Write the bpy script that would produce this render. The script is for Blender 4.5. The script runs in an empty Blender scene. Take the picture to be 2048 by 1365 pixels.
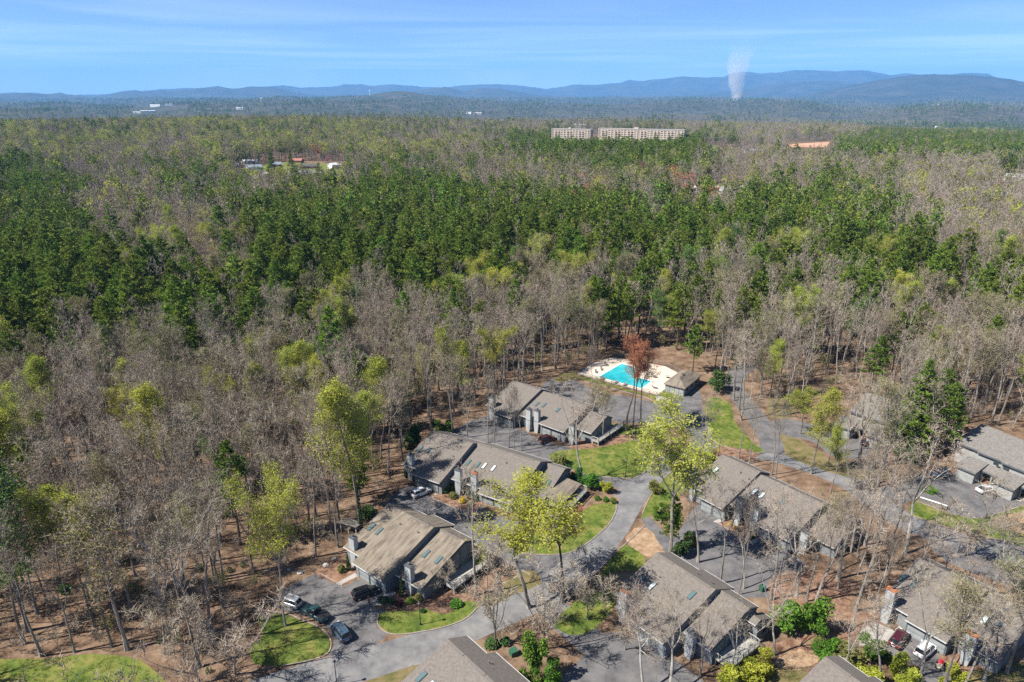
import bpy, bmesh, math, random
import numpy as np
from mathutils import Vector, Matrix
sc = bpy.context.scene
C = sc.collection
PI = math.pi
# ------------------------------------------------------------------ camera, sky, sun, exposure
CAM_H, PITCH, FPX, PCX, PCY = 82.0, math.radians(19.9), 1365.3, 1024.0, 682.5
cam = bpy.data.cameras.new('camera'); cam.lens = 24.0; cam.sensor_width = 36.0
cam.clip_start = 0.5; cam.clip_end = 120000
co = bpy.data.objects.new('camera', cam); C.objects.link(co)
co.location = (0, 0, CAM_H); co.rotation_euler = (PI/2 - PITCH, 0, 0)
sc.camera = co
SUN_EL = math.radians(49); SUN_AZ = math.atan2(-0.955, -0.295)      # sun stands to the left, a touch behind
world = bpy.data.worlds.new('World'); sc.world = world; world.use_nodes = True
nt = world.node_tree; N = nt.nodes; Lk = nt.links; N.clear()
sky = N.new('ShaderNodeTexSky'); sky.sky_type = 'NISHITA'; sky.sun_disc = False
sky.sun_elevation = SUN_EL; sky.sun_rotation = SUN_AZ; sky.altitude = 300; sky.air_density = 0.34; sky.dust_density = 0.25; sky.ozone_density = 5.5
tc = N.new('ShaderNodeTexCoord'); sep = N.new('ShaderNodeSeparateXYZ'); Lk.new(tc.outputs['Generated'], sep.inputs[0])
# thin cirrus: direction projected onto a high plane, stretched noise
mx = N.new('ShaderNodeMath'); mx.operation = 'MAXIMUM'; mx.inputs[1].default_value = 0.03; Lk.new(sep.outputs[2], mx.inputs[0])
dv = N.new('ShaderNodeVectorMath'); dv.operation = 'DIVIDE'; cmb = N.new('ShaderNodeCombineXYZ')
for i in range(3): Lk.new(mx.outputs[0], cmb.inputs[i])
Lk.new(tc.outputs['Generated'], dv.inputs[0]); Lk.new(cmb.outputs[0], dv.inputs[1])
mp = N.new('ShaderNodeMapping'); mp.inputs['Scale'].default_value = (0.13, 0.20, 0.0); mp.inputs['Rotation'].default_value = (0, 0, 0.12); mp.inputs['Location'].default_value = (0.35, 0.1, 0)
Lk.new(dv.outputs[0], mp.inputs[0])
nz = N.new('ShaderNodeTexNoise'); nz.inputs['Scale'].default_value = 1.0; nz.inputs['Detail'].default_value = 7; nz.inputs['Roughness'].default_value = 0.52; nz.inputs['Distortion'].default_value = 0.6
Lk.new(mp.outputs[0], nz.inputs['Vector'])
rp = N.new('ShaderNodeMapRange'); rp.inputs[1].default_value = 0.44; rp.inputs[2].default_value = 0.80; rp.inputs[3].default_value = 0.0; rp.inputs[4].default_value = 0.26
Lk.new(nz.outputs[0], rp.inputs[0])
mix = N.new('ShaderNodeMix'); mix.data_type = 'RGBA'; mix.inputs[7].default_value = (7.2, 7.8, 8.6, 1)
Lk.new(rp.outputs[0], mix.inputs[0]); Lk.new(sky.outputs[0], mix.inputs[6])
bg = N.new('ShaderNodeBackground'); bg.inputs[1].default_value = 0.105
Lk.new(mix.outputs[2], bg.inputs[0])
wo = N.new('ShaderNodeOutputWorld'); Lk.new(bg.outputs[0], wo.inputs[0])
sun = bpy.data.lights.new('sun', 'SUN'); sun.energy = 4.6; sun.angle = math.radians(0.53); sun.color = (1.0, 0.95, 0.86)
so = bpy.data.objects.new('sun', sun); C.objects.link(so)
sdir = Vector((math.sin(SUN_AZ)*math.cos(SUN_EL), math.cos(SUN_AZ)*math.cos(SUN_EL), math.sin(SUN_EL)))
so.rotation_euler = sdir.to_track_quat('Z', 'Y').to_euler(); so.location = (-100, -20, 150)
sc.view_settings.view_transform = 'Standard'; sc.view_settings.look = 'None'; sc.view_settings.gamma = 1
sc.view_settings.use_curve_mapping = False; sc.view_settings.exposure = 1.12
sc.cycles.max_bounces = 5; sc.cycles.diffuse_bounces = 2; sc.cycles.glossy_bounces = 2; sc.cycles.transmission_bounces = 3
sc.cycles.volume_bounces = 1; sc.cycles.transparent_max_bounces = 6
sc.cycles.use_denoising = False; sc.cycles.denoiser = 'OPENIMAGEDENOISE'; sc.cycles.denoising_input_passes = 'RGB_ALBEDO_NORMAL'; sc.cycles.denoising_prefilter = 'ACCURATE'
sc.cycles.use_adaptive_sampling = False

# ------------------------------------------------------------------ survey helpers
cP, sP = math.cos(PITCH), math.sin(PITCH)
def ray(x, y):
    u = (x-PCX)/FPX; v = (y-PCY)/FPX
    return (u, cP - v*sP, -sP - v*cP)
def G(x, y, z=0.0):                                   # survey mark of the photograph -> point on level z
    d = ray(x, y); t = (z-CAM_H)/d[2]
    return (d[0]*t, d[1]*t)
def proj(X, Y, Z):
    f = Y*cP - (Z-CAM_H)*sP; dn = -Y*sP - (Z-CAM_H)*cP
    return PCX + FPX*X/f, PCY + FPX*dn/f
def inpoly(px, py, poly):
    px = np.asarray(px, float); py = np.asarray(py, float); r = np.zeros(px.shape, bool); n = len(poly)
    for i in range(n):
        x0, y0 = poly[i]; x1, y1 = poly[(i+1) % n]
        if y0 == y1: continue
        c = ((y0 > py) != (y1 > py)) & (px < (x1-x0)*(py-y0)/(y1-y0) + x0)
        r ^= c
    return r
# rolling land: level at the complex, hills beyond
_rs = np.random.RandomState(5)
_W = []
for k in range(26):
    lam = 420*1.17**k; a = _rs.uniform(0, 2*PI); _W.append((2*PI/lam*math.cos(a), 2*PI/lam*math.sin(a), _rs.uniform(0, 2*PI), lam))
def smooth(a, b, x): t = np.clip((x-a)/(b-a), 0, 1); return t*t*(3-2*t)
def land(x, y):
    x = np.asarray(x, float); y = np.asarray(y, float); d = np.hypot(x, y)
    h = np.zeros(x.shape)
    for kx, ky, p, lam in _W: h += np.sin(kx*x + ky*y + p)*min(1.1, lam/1500.0)
    h = h*2.6*smooth(330, 1300, d)*(1+4.2*smooth(3200, 7500, d))
    h = h*(1-0.6*smooth(8000, 14000, d))
    az = np.arctan2(x, y)
    wl = smooth(.16, -.04, az)
    h -= 3*np.exp(-((d-1850)/330.0)**2)*wl
    h -= 96*smooth(1880, 3400, d)*wl + 96*smooth(1350, 4300, d)*(1-wl)
    h += 82*smooth(5500, 14500, d)
    h -= 17*np.exp(-((x-215)/230.0)**2-((d-1130)/170.0)**2)
    return h
# ------------------------------------------------------------------ mesh helpers
class MB:
    def __init__(s): s.v = []; s.f = []
    def add(s, vs, fs):
        o = len(s.v); s.v.extend(vs); s.f.extend([tuple(i+o for i in f) for f in fs])
    def box(s, x0, x1, y0, y1, z0, z1):
        s.add([(x0,y0,z0),(x1,y0,z0),(x1,y1,z0),(x0,y1,z0),(x0,y0,z1),(x1,y0,z1),(x1,y1,z1),(x0,y1,z1)],
              [(0,3,2,1),(4,5,6,7),(0,1,5,4),(1,2,6,5),(2,3,7,6),(3,0,4,7)])
    def prism(s, poly, z0, z1):                       # plan polygon raised
        n = len(poly)
        a = sum(poly[i][0]*poly[(i+1)%n][1]-poly[(i+1)%n][0]*poly[i][1] for i in range(n))
        if a < 0: poly = poly[::-1]
        s.add([(p[0],p[1],z0) for p in poly]+[(p[0],p[1],z1) for p in poly],
              [tuple(range(n-1,-1,-1)), tuple(range(n,2*n))]+[(i,(i+1)%n,n+(i+1)%n,n+i) for i in range(n)])
    def profile(s, poly, u0, u1):                     # polygon in (v,z) swept along u
        n = len(poly)
        s.add([(u0,p[0],p[1]) for p in poly]+[(u1,p[0],p[1]) for p in poly],
              [tuple(range(n)), tuple(range(2*n-1,n-1,-1))]+[(i,n+i,n+(i+1)%n,(i+1)%n) for i in range(n)])
    def sheet(s, poly, z):
        n = len(poly); a = sum(poly[i][0]*poly[(i+1)%n][1]-poly[(i+1)%n][0]*poly[i][1] for i in range(n))
        if a < 0: poly = poly[::-1]
        s.add([(p[0],p[1],z) for p in poly], [tuple(range(n))])
    def tube(s, pts, rad, n=5, cap=True):
        o = len(s.v); m = len(pts)
        for i, p in enumerate(pts):
            a = pts[max(i-1,0)]; b = pts[min(i+1,m-1)]
            d = Vector((b[0]-a[0], b[1]-a[1], b[2]-a[2]))
            if d.length < 1e-6: d = Vector((0,0,1))
            d.normalize()
            e = d.cross(Vector((0,0,1)) if abs(d.z) < .9 else Vector((1,0,0))).normalized(); g = d.cross(e)
            for k in range(n):
                t = 2*PI*k/n; q = (e*math.cos(t)+g*math.sin(t))*rad[i]
                s.v.append((p[0]+q.x, p[1]+q.y, p[2]+q.z))
        for i in range(m-1):
            for k in range(n):
                s.f.append((o+i*n+k, o+i*n+(k+1)%n, o+(i+1)*n+(k+1)%n, o+(i+1)*n+k))
        if cap and n > 2: s.f.append(tuple(o+(m-1)*n+k for k in range(n))); s.f.append(tuple(o+k for k in range(n-1,-1,-1)))
    def lathe(s, prof, n=10, c=(0,0,0)):
        s.tube([(c[0],c[1],c[2]+z) for r,z in prof], [max(r,1e-3) for r,z in prof], n)
    def mesh(s, name, m, smoothed=False):
        me = bpy.data.meshes.new(name); me.from_pydata(s.v, [], s.f)
        if m is not None: me.materials.append(m)
        if smoothed: me.shade_smooth()
        return me
    def build(s, name, m, parent=None, smoothed=False, **kw):
        o = bpy.data.objects.new(name, s.mesh(name, m, smoothed)); C.objects.link(o)
        if parent is not None: o.parent = parent
        for k, v in kw.items(): o[k] = v
        return o
def inst(name, me, parent=None, loc=None, rz=0, scale=None):
    o = bpy.data.objects.new(name, me); C.objects.link(o)
    if parent is not None: o.parent = parent
    if loc is not None: o.location = loc
    if rz: o.rotation_euler = (0,0,rz)
    if scale is not None: o.scale = scale if hasattr(scale,'__len__') else (scale,)*3
    return o
def thing(name, label, cat, loc=(0,0,0), rz=0, group=None, scale=None):
    o = bpy.data.objects.new(name, None); o.empty_display_size = .5; C.objects.link(o)
    o.location = loc; o.rotation_euler = (0,0,rz); o['label'] = label; o['category'] = cat
    if group: o['group'] = group
    if scale is not None: o.scale = scale if hasattr(scale,'__len__') else (scale,)*3
    return o
def tag(o, label, cat, group=None):
    o['label'] = label; o['category'] = cat
    if group: o['group'] = group
    return o
# ------------------------------------------------------------------ materials
def mat(name, cols, scale=1.0, rough=0.85, metal=0.0, bump=0.0, bscale=None, rnd=0.0, hue=0.0, trans=0.0, detail=5, stretch=None, spec=0.3, wave=None, coat=0.0, mid=(0.36,0.64)):
    m = bpy.data.materials.new(name); m.use_nodes = True; t = m.node_tree; n = t.nodes; l = t.links
    b = n['Principled BSDF']; b.inputs['Roughness'].default_value = rough; b.inputs['Metallic'].default_value = metal
    b.inputs['Specular IOR Level'].default_value = spec
    if coat: b.inputs['Coat Weight'].default_value = coat; b.inputs['Coat Roughness'].default_value = .05
    tcn = n.new('ShaderNodeTexCoord'); vec = tcn.outputs['Object']
    if stretch:
        mpn = n.new('ShaderNodeMapping'); mpn.inputs['Scale'].default_value = stretch; l.new(vec, mpn.inputs[0]); vec = mpn.outputs[0]
    if len(cols) > 1:
        nn = n.new('ShaderNodeTexNoise'); nn.inputs['Scale'].default_value = scale; nn.inputs['Detail'].default_value = detail; nn.inputs['Roughness'].default_value = .65
        l.new(vec, nn.inputs['Vector'])
        r = n.new('ShaderNodeValToRGB'); e = r.color_ramp.elements
        e[0].position = mid[0]; e[1].position = mid[1]
        e[0].color = (*cols[0],1); e[1].color = (*cols[-1],1)
        for i, c in enumerate(cols[1:-1]):
            q = e.new(mid[0]+(mid[1]-mid[0])*(i+1)/(len(cols)-1)); q.color = (*c,1)
        l.new(nn.outputs[0], r.inputs[0]); col = r.outputs[0]
    else:
        rg = n.new('ShaderNodeRGB'); rg.outputs[0].default_value = (*cols[0],1); col = rg.outputs[0]
    if wave:                                           # (axis, scale, strength): boards or shingle courses
        wv = n.new('ShaderNodeTexWave'); wv.wave_type = 'BANDS'; wv.bands_direction = wave[0]; wv.wave_profile = 'SAW'
        wv.inputs['Scale'].default_value = wave[1]; wv.inputs['Distortion'].default_value = wave[3] if len(wave) > 3 else .0
        l.new(tcn.outputs['Object'], wv.inputs['Vector'])
        mr = n.new('ShaderNodeMapRange'); mr.inputs[3].default_value = 1-wave[2]; mr.inputs[4].default_value = 1.0; l.new(wv.outputs[0], mr.inputs[0])
        mm = n.new('ShaderNodeMix'); mm.data_type='RGBA'; mm.blend_type='MULTIPLY'; mm.inputs[0].default_value = 1
        l.new(col, mm.inputs[6]); l.new(mr.outputs[0], mm.inputs[7]); col = mm.outputs[2]
    if rnd or hue:
        oi = n.new('ShaderNodeObjectInfo'); hs = n.new('ShaderNodeHueSaturation')
        m1 = n.new('ShaderNodeMapRange'); m1.inputs[3].default_value = 1-rnd; m1.inputs[4].default_value = 1+rnd; l.new(oi.outputs['Random'], m1.inputs[0]); l.new(m1.outputs[0], hs.inputs['Value'])
        fr = n.new('ShaderNodeMath'); fr.operation='MULTIPLY'; fr.inputs[1].default_value = 7.31; l.new(oi.outputs['Random'], fr.inputs[0])
        f2 = n.new('ShaderNodeMath'); f2.operation='FRACT'; l.new(fr.outputs[0], f2.inputs[0])
        m2 = n.new('ShaderNodeMapRange'); m2.inputs[3].default_value = .5-hue; m2.inputs[4].default_value = .5+hue; l.new(f2.outputs[0], m2.inputs[0]); l.new(m2.outputs[0], hs.inputs['Hue'])
        l.new(col, hs.inputs['Color']); col = hs.outputs[0]
    l.new(col, b.inputs['Base Color'])
    if bump:
        bn = n.new('ShaderNodeTexNoise'); bn.inputs['Scale'].default_value = bscale or scale*6; bn.inputs['Detail'].default_value = 6; l.new(vec, bn.inputs['Vector'])
        bp = n.new('ShaderNodeBump'); bp.inputs['Strength'].default_value = bump; bp.inputs['Distance'].default_value = .1; l.new(bn.outputs[0], bp.inputs['Height']); l.new(bp.outputs[0], b.inputs['Normal'])
    if trans:
        tr = n.new('ShaderNodeBsdfTranslucent'); l.new(col, tr.inputs[0]); ms = n.new('ShaderNodeMixShader'); ms.inputs[0].default_value = trans
        l.new(b.outputs[0], ms.inputs[1]); l.new(tr.outputs[0], ms.inputs[2]); l.new(ms.outputs[0], n['Material Output'].inputs[0])
    return m
M = {}
M['roof'] = mat('shingle_roof', [(.112,.098,.087),(.168,.147,.13),(.212,.19,.168)], 2.6, .92, bump=.12, bscale=9, wave=('Y',1.6,.12,.4), mid=(.25,.75))
M['roof_brown'] = mat('weathered_shingle_roof', [(.115,.096,.076),(.19,.16,.126),(.245,.208,.165)], .9, .92, bump=.3, bscale=9, stretch=(1.6,.28,1), wave=('Y',1.6,.15,.4), detail=8)
M['roof_grey'] = mat('grey_shingle_roof', [(.13,.12,.11),(.19,.176,.163),(.235,.22,.205)], 2.6, .92, bump=.12, bscale=9, wave=('Y',1.6,.16,.4))
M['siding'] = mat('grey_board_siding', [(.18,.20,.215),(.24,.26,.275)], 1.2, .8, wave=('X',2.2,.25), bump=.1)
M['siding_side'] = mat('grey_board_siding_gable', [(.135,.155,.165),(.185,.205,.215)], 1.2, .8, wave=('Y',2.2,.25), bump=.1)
M['siding_pale'] = mat('pale_grey_siding', [(.27,.275,.27),(.36,.365,.355)], 1.0, .8, wave=('X',2.2,.2))
M['batten'] = mat('dark_grey_trim', [(.075,.09,.10),(.10,.115,.125)], 2, .8)
M['chimney'] = mat('chimney_boards', [(.33,.35,.36),(.41,.425,.43)], 1.1, .8, wave=('X',2.6,.2), stretch=(1,1,.3))
M['cap'] = mat('chimney_cap_metal', [(.06,.065,.07),(.11,.115,.12)], 2, .6)
M['rustcap'] = mat('rusty_chimney_cap', [(.33,.10,.04),(.42,.19,.09)], 3, .8)
M['gutter'] = mat('gutter_metal', [(.42,.43,.42),(.55,.55,.54)], 1, .6)
M['garage'] = mat('garage_door_paint', [(.25,.275,.285),(.31,.33,.335)], 1, .7, wave=('Z',.35,.35))
M['doorpaint'] = mat('front_door_paint', [(.10,.12,.13)], 1, .6)
M['vent'] = mat('roof_vent_metal', [(.10,.09,.085),(.16,.15,.14)], 4, .6)
M['ventstrip'] = mat('ridge_vent_strip', [(.12,.105,.095),(.16,.145,.13)], 4, .9)
def glassy(name, col, rough=.08):
    return mat(name, [col], 1, rough, spec=.8)
M['sky_glass'] = glassy('skylight_glass', (.09,.15,.16)); M['sky_white'] = glassy('white_skylight_dome', (.50,.56,.55), .25)
M['window'] = glassy('window_glass', (.03,.04,.05))
M['frame'] = mat('window_frame', [(.06,.07,.075)], 1, .6)
M['deckwood'] = mat('weathered_deck_wood', [(.30,.29,.265),(.42,.41,.38)], 2.5, .85, stretch=(1,6,1))
M['concrete'] = mat('concrete', [(.28,.265,.25),(.38,.355,.33)], 1.2, .9, bump=.1)
M['kerb'] = mat('kerb_concrete', [(.22,.175,.15),(.34,.285,.245)], 1.4, .9)
M['brick'] = mat('brick_paving', [(.30,.13,.09),(.42,.22,.15)], 3, .9)
M['asphalt'] = mat('asphalt', [(.082,.08,.082),(.125,.12,.122),(.16,.153,.15)], .35, .92, bump=.25, bscale=30, detail=9)
M['road'] = mat('worn_road_asphalt', [(.115,.114,.117),(.165,.163,.164),(.215,.208,.202)], .30, .92, bump=.25, bscale=30, detail=9)
M['lawn'] = mat('lawn_grass', [(.050,.085,.012),(.105,.142,.022),(.165,.17,.038),(.22,.185,.075)], .24, .95, bump=.8, bscale=7, detail=9, mid=(.34,.70))
M['lawn_dry'] = mat('sparse_lawn', [(.075,.085,.022),(.15,.125,.05),(.21,.15,.09)], .4, .95, bump=.8, bscale=7, detail=9)
M['mulch'] = mat('bark_mulch', [(.10,.052,.032),(.20,.115,.075),(.28,.18,.12)], .8, .95, bump=.8, bscale=5, detail=9)
M['straw'] = mat('pine_straw_bank', [(.20,.125,.075),(.30,.20,.125),(.38,.27,.18)], .7, .95, bump=.8, bscale=5, detail=9)
M['pooldeck'] = mat('pool_deck_concrete', [(.50,.42,.34),(.64,.55,.46)], .5, .9)
M['water'] = mat('pool_water', [(.012,.26,.33),(.03,.38,.44),(.09,.50,.54)], .12, .06, spec=.6, bump=.12, bscale=2.0)
M['poolwall'] = mat('pool_tile', [(.10,.45,.52)], 1, .3)
M['metal'] = mat('dark_metal', [(.025,.027,.03)], 1, .5)
M['lampglass'] = mat('lantern_glass', [(.35,.36,.36)], 1, .3)
M['fence'] = mat('weathered_fence_wood', [(.12,.11,.10),(.19,.175,.155)], 2, .9)
M['white'] = mat('white_paint', [(.74,.75,.74),(.80,.80,.79)], 1, .6)
M['tan'] = mat('tan_masonry', [(.46,.38,.30),(.54,.455,.37)], .15, .9)
M['dark'] = mat('dark_opening', [(.03,.035,.04)], 1, .7)
M['reddirt'] = mat('red_clay_field', [(.38,.20,.12),(.52,.31,.20)], .02, .95, detail=8)
# trees
M['bark'] = mat('grey_bark', [(.13,.115,.10),(.22,.20,.175),(.31,.285,.255)], 1.4, .95, rnd=.28, stretch=(1,1,.25))
M['bark_dark'] = mat('dark_bark', [(.06,.05,.042),(.12,.10,.085)], 1.4, .95, rnd=.2, stretch=(1,1,.25))
M['bark_pale'] = mat('pale_bark', [(.19,.175,.155),(.29,.27,.24),(.38,.36,.33)], .9, .9, rnd=.12)
M['twig'] = mat('bare_twigs', [(.225,.182,.138),(.335,.282,.222)], .3, .95, rnd=.25, hue=.012)
M['twig_far'] = mat('bare_twigs_wood', [(.222,.183,.146),(.332,.283,.232)], .05, .95, rnd=.28, hue=.014)
M['twig_red'] = mat('budding_twigs', [(.25,.10,.055),(.34,.16,.09)], .4, .95, rnd=.15)
M['needle'] = mat('pine_needles', [(.075,.13,.018),(.155,.22,.027),(.23,.29,.046)], .45, .8, rnd=.24, hue=.02, trans=.28)
M['needle_far'] = mat('pine_needles_wood', [(.075,.13,.018),(.152,.217,.027),(.225,.285,.046)], .25, .8, rnd=.28, hue=.022, trans=.26)
M['leaf_y'] = mat('new_yellow_green_leaves', [(.25,.29,.028),(.39,.43,.05),(.48,.50,.085)], .5, .75, rnd=.16, hue=.015, trans=.42)
M['leaf_o'] = mat('olive_new_leaves', [(.13,.14,.035),(.21,.215,.06),(.27,.26,.09)], .5, .75, rnd=.18, hue=.02, trans=.3)
M['leaf_g'] = mat('fresh_green_leaves', [(.05,.13,.012),(.10,.22,.02),(.15,.28,.035)], .6, .7, rnd=.16, hue=.02, trans=.3)
M['leaf_d'] = mat('evergreen_leaves', [(.02,.055,.014),(.04,.095,.02),(.07,.13,.03)], .8, .6, rnd=.2, hue=.02, trans=.15)
M['leaf_r'] = mat('orange_red_buds', [(.24,.085,.045),(.36,.145,.075),(.42,.20,.11)], .5, .8, rnd=.12, trans=.3)
M['leaf_p'] = mat('dark_red_leaves', [(.07,.02,.02),(.13,.04,.035)], .8, .7, trans=.2)
M['leaf_gold'] = mat('yellow_flowers', [(.45,.34,.01),(.62,.50,.02)], 1, .7, trans=.3)
M['leaf_w'] = mat('white_blossom', [(.50,.48,.45),(.68,.66,.62)], 1, .7, trans=.3)
M['leaf_pink'] = mat('pink_blossom', [(.35,.10,.20),(.48,.18,.30)], 1, .7, trans=.3)
M['ivy'] = mat('ivy_leaves', [(.02,.05,.012),(.05,.10,.02)], .9, .6, trans=.2)
M['grassblade'] = mat('grass_tufts', [(.035,.095,.008),(.10,.17,.018),(.18,.19,.05)], .4, .9, rnd=.2, trans=.3)
# ------------------------------------------------------------------ the land
def ground_material():
    m = bpy.data.materials.new('forest_floor'); m.use_nodes = True; t = m.node_tree; n = t.nodes; l = t.links; b = n['Principled BSDF']
    b.inputs['Roughness'].default_value = .97; b.inputs['Specular IOR Level'].default_value = .1
    g = n.new('ShaderNodeNewGeometry')
    def noise(scale, det=6, ro=.6):
        q = n.new('ShaderNodeTexNoise'); q.inputs['Scale'].default_value = scale; q.inputs['Detail'].default_value = det; q.inputs['Roughness'].default_value = ro
        l.new(g.outputs['Position'], q.inputs['Vector']); return q.outputs[0]
    def ramp(src, cols, a=.35, z=.65):
        r = n.new('ShaderNodeValToRGB'); e = r.color_ramp.elements; e[0].position = a; e[1].position = z
        e[0].color = (*cols[0],1); e[1].color = (*cols[-1],1)
        for i, c in enumerate(cols[1:-1]): e.new(a+(z-a)*(i+1)/(len(cols)-1)).color = (*c,1)
        l.new(src, r.inputs[0]); return r.outputs[0]
    litter = ramp(noise(.22, 10, .72), [(.060,.040,.028),(.135,.088,.058),(.205,.138,.092),(.26,.19,.135)])
    canopy = ramp(noise(.012, 12, .75), [(.022,.042,.018),(.045,.055,.030),(.08,.072,.056),(.11,.098,.08)], .38, .62)
    ln = n.new('ShaderNodeVectorMath'); ln.operation = 'LENGTH'; l.new(g.outputs['Position'], ln.inputs[0])
    mr = n.new('ShaderNodeMapRange'); mr.inputs[1].default_value = 900; mr.inputs[2].default_value = 3200; l.new(ln.outputs[1], mr.inputs[0])
    mxn = n.new('ShaderNodeMix'); mxn.data_type = 'RGBA'; l.new(mr.outputs[0], mxn.inputs[0]); l.new(litter, mxn.inputs[6]); l.new(canopy, mxn.inputs[7])
    l.new(mxn.outputs[2], b.inputs['Base Color'])
    bp = n.new('ShaderNodeBump'); bp.inputs['Strength'].default_value = .7; bp.inputs['Distance'].default_value = .25; l.new(noise(1.3, 8, .7), bp.inputs['Height']); l.new(bp.outputs[0], b.inputs['Normal'])
    return m
def make_ground():
    radii = [0]+list(np.geomspace(18, 33500, 150)); front = np.radians(np.linspace(-62, 62, 190)); back = np.radians(np.linspace(66, 294, 40))
    ang = np.concatenate([front, back]); na = len(ang)
    R, A = np.meshgrid(radii[1:], ang, indexing='ij'); X = R*np.sin(A); Y = R*np.cos(A); Z = land(X, Y)
    v = [(0,0,0)]+list(zip(X.ravel().tolist(), Y.ravel().tolist(), Z.ravel().tolist())); f = []
    for k in range(na): f.append((0, 1+(k+1)%na, 1+k))
    for i in range(len(radii)-2):
        for k in range(na):
            a = 1+i*na+k; b = 1+i*na+(k+1)%na; f.append((a, b, b+na, a+na))
    mb = MB(); mb.v = v; mb.f = f
    global LOWEST; LOWEST = float(Z.min())
    o = mb.build('ground', ground_material(), None, True, kind='structure')
make_ground()
def curve(px, closed=True, sub=5):                      # Catmull-Rom through the survey marks
    n = len(px); out = []
    rng = range(n) if closed else range(n-1)
    for i in rng:
        g = lambda k: px[k % n] if closed else px[min(max(k,0),n-1)]
        p0,p1,p2,p3 = g(i-1),g(i),g(i+1),g(i+2)
        for s in range(sub):
            t = s/sub
            out.append(tuple(.5*((2*p1[c])+(-p0[c]+p2[c])*t+(2*p0[c]-5*p1[c]+4*p2[c]-p3[c])*t*t+(-p0[c]+3*p1[c]-3*p2[c]+p3[c])*t**3) for c in (0,1)))
    if not closed: out.append(px[-1])
    return out
_rj = random.Random(3)
def area(name, marks, m, z, smoothed=True, rag=0.0):
    w = [G(*p) for p in marks]
    if smoothed: w = curve(w)
    if rag:                                            # ragged natural edge
        w2 = []
        for i in range(len(w)):
            a, b = w[i], w[(i+1)%len(w)]
            k = max(1, int(math.dist(a,b)/.8))
            for s in range(k):
                t = s/k; w2.append((a[0]+(b[0]-a[0])*t+_rj.uniform(-rag,rag), a[1]+(b[1]-a[1])*t+_rj.uniform(-rag,rag)))
        w = w2
    bm = bmesh.new(); vs = [bm.verts.new((p[0],p[1],z)) for p in w]; f = bm.faces.new(vs); bmesh.ops.triangulate(bm, faces=[f])
    for f in bm.faces:
        if f.normal.z < 0: f.normal_flip()
    me = bpy.data.meshes.new(name); bm.to_mesh(me); bm.free(); me.materials.append(m)
    o = bpy.data.objects.new(name, me); C.objects.link(o); o['kind'] = 'structure'; return o
def ribbon(name, marks, width, m, z, world=None):
    w = curve(world or [G(*p) for p in marks], closed=False, sub=8); mb = MB(); L = []
    for i, p in enumerate(w):
        a = w[max(i-1,0)]; b = w[min(i+1,len(w)-1)]; dx, dy = b[0]-a[0], b[1]-a[1]; q = math.hypot(dx,dy) or 1
        nx, ny = -dy/q*width/2, dx/q*width/2
        mb.v += [(p[0]+nx,p[1]+ny,z),(p[0]-nx,p[1]-ny,z)]
    for i in range(len(w)-1): mb.f.append((2*i,2*i+1,2*i+3,2*i+2))
    return mb.build(name, m, None, kind='structure')
LOTS = {
 'a': [(639,1148),(685,1173),(713,1158),(770,1184),(778,1200),(748,1216),(778,1224),(760,1245),(757,1258),(776,1268),(745,1292),(700,1312),(658,1312),(668,1290),(660,1265),(640,1245),(600,1230),(555,1216),(543,1200),(585,1170)],
 'ab': [(775,1002),(806,978),(838,974),(862,994),(914,1017),(955,1014),(1000,1032),(1040,1050),(1010,1075),(1008,1092),(1052,1108),(1106,1110),(1145,1103),(1140,1150),(1090,1170),(1030,1138),(985,1113),(945,1087),(900,1062),(840,1042),(785,1025)],
 'c': [(905,872),(935,845),(990,830),(1012,846),(1050,864),(1100,888),(1143,895),(1118,915),(1090,925),(1040,925),(980,905),(930,890)],
 'pool': [(1085,770),(1110,757),(1150,762),(1190,782),(1247,792),(1282,799),(1315,807),(1338,799),(1356,788),(1391,771),(1404,800),(1408,830),(1425,880),(1428,905),(1385,908),(1380,868),(1345,852),(1290,846),(1250,846),(1200,836),(1140,815),(1090,792)],
 'e': [(1285,1042),(1302,1036),(1345,1075),(1385,1020),(1405,1010),(1447,1033),(1436,1045),(1480,1074),(1500,1085),(1527,1080),(1580,1108),(1612,1132),(1575,1185),(1490,1195),(1420,1165),(1360,1135),(1320,1095)],
 'j': [(1735,990),(1818,958),(1897,942),(1975,972),(2060,1010),(2060,1018),(1965,1036),(1917,1032),(1880,1014),(1838,995),(1775,1020)],
 'k': [(1530,850),(1571,838),(1600,843),(1650,856),(1690,868),(1742,886),(1744,905),(1735,915),(1690,918),(1660,910),(1620,882),(1545,868)],
 'i': [(1774,1267),(1804,1259),(1836,1274),(1881,1299),(1877,1315),(1897,1330),(1916,1353),(1922,1385),(1832,1385),(1840,1334),(1776,1315)],
 'f': [(1170,1310),(1210,1268),(1250,1270),(1300,1290),(1370,1335),(1400,1385),(1120,1385)],
 'far': [(1860,1080),(1960,1075),(2070,1100),(2070,1180),(1960,1150),(1890,1120)],
}
for k, p in LOTS.items(): area('parking_lot', p, M['asphalt'], .008)
MAIN = [(500,1400),(560,1376),(640,1352),(740,1325),(850,1291),(950,1248),(1040,1208),(1110,1170),(1165,1125),(1210,1075),(1240,1030),(1268,985),(1305,945),(1360,919),(1420,904),(1490,902),(1550,912),(1625,935),(1700,966),(1760,1010),(1815,1045),(1900,1077),(2000,1105),(2090,1125)]
ribbon('road', MAIN, 6.6, M['road'], .014)
ribbon('road', [(1545,908),(1540,880),(1515,838),(1490,808),(1474,785),(1468,765),(1478,745),(1500,732)], 5.6, M['asphalt'], .019)
ribbon('road', [(1268,985),(1240,968),(1200,956),(1165,950)], 4.2, M['asphalt'], .011)
ribbon('road', [(1335,1372),(1250,1330),(1190,1290),(1130,1240),(1090,1200),(1085,1180)], 5.5, M['asphalt'], .010)
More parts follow.
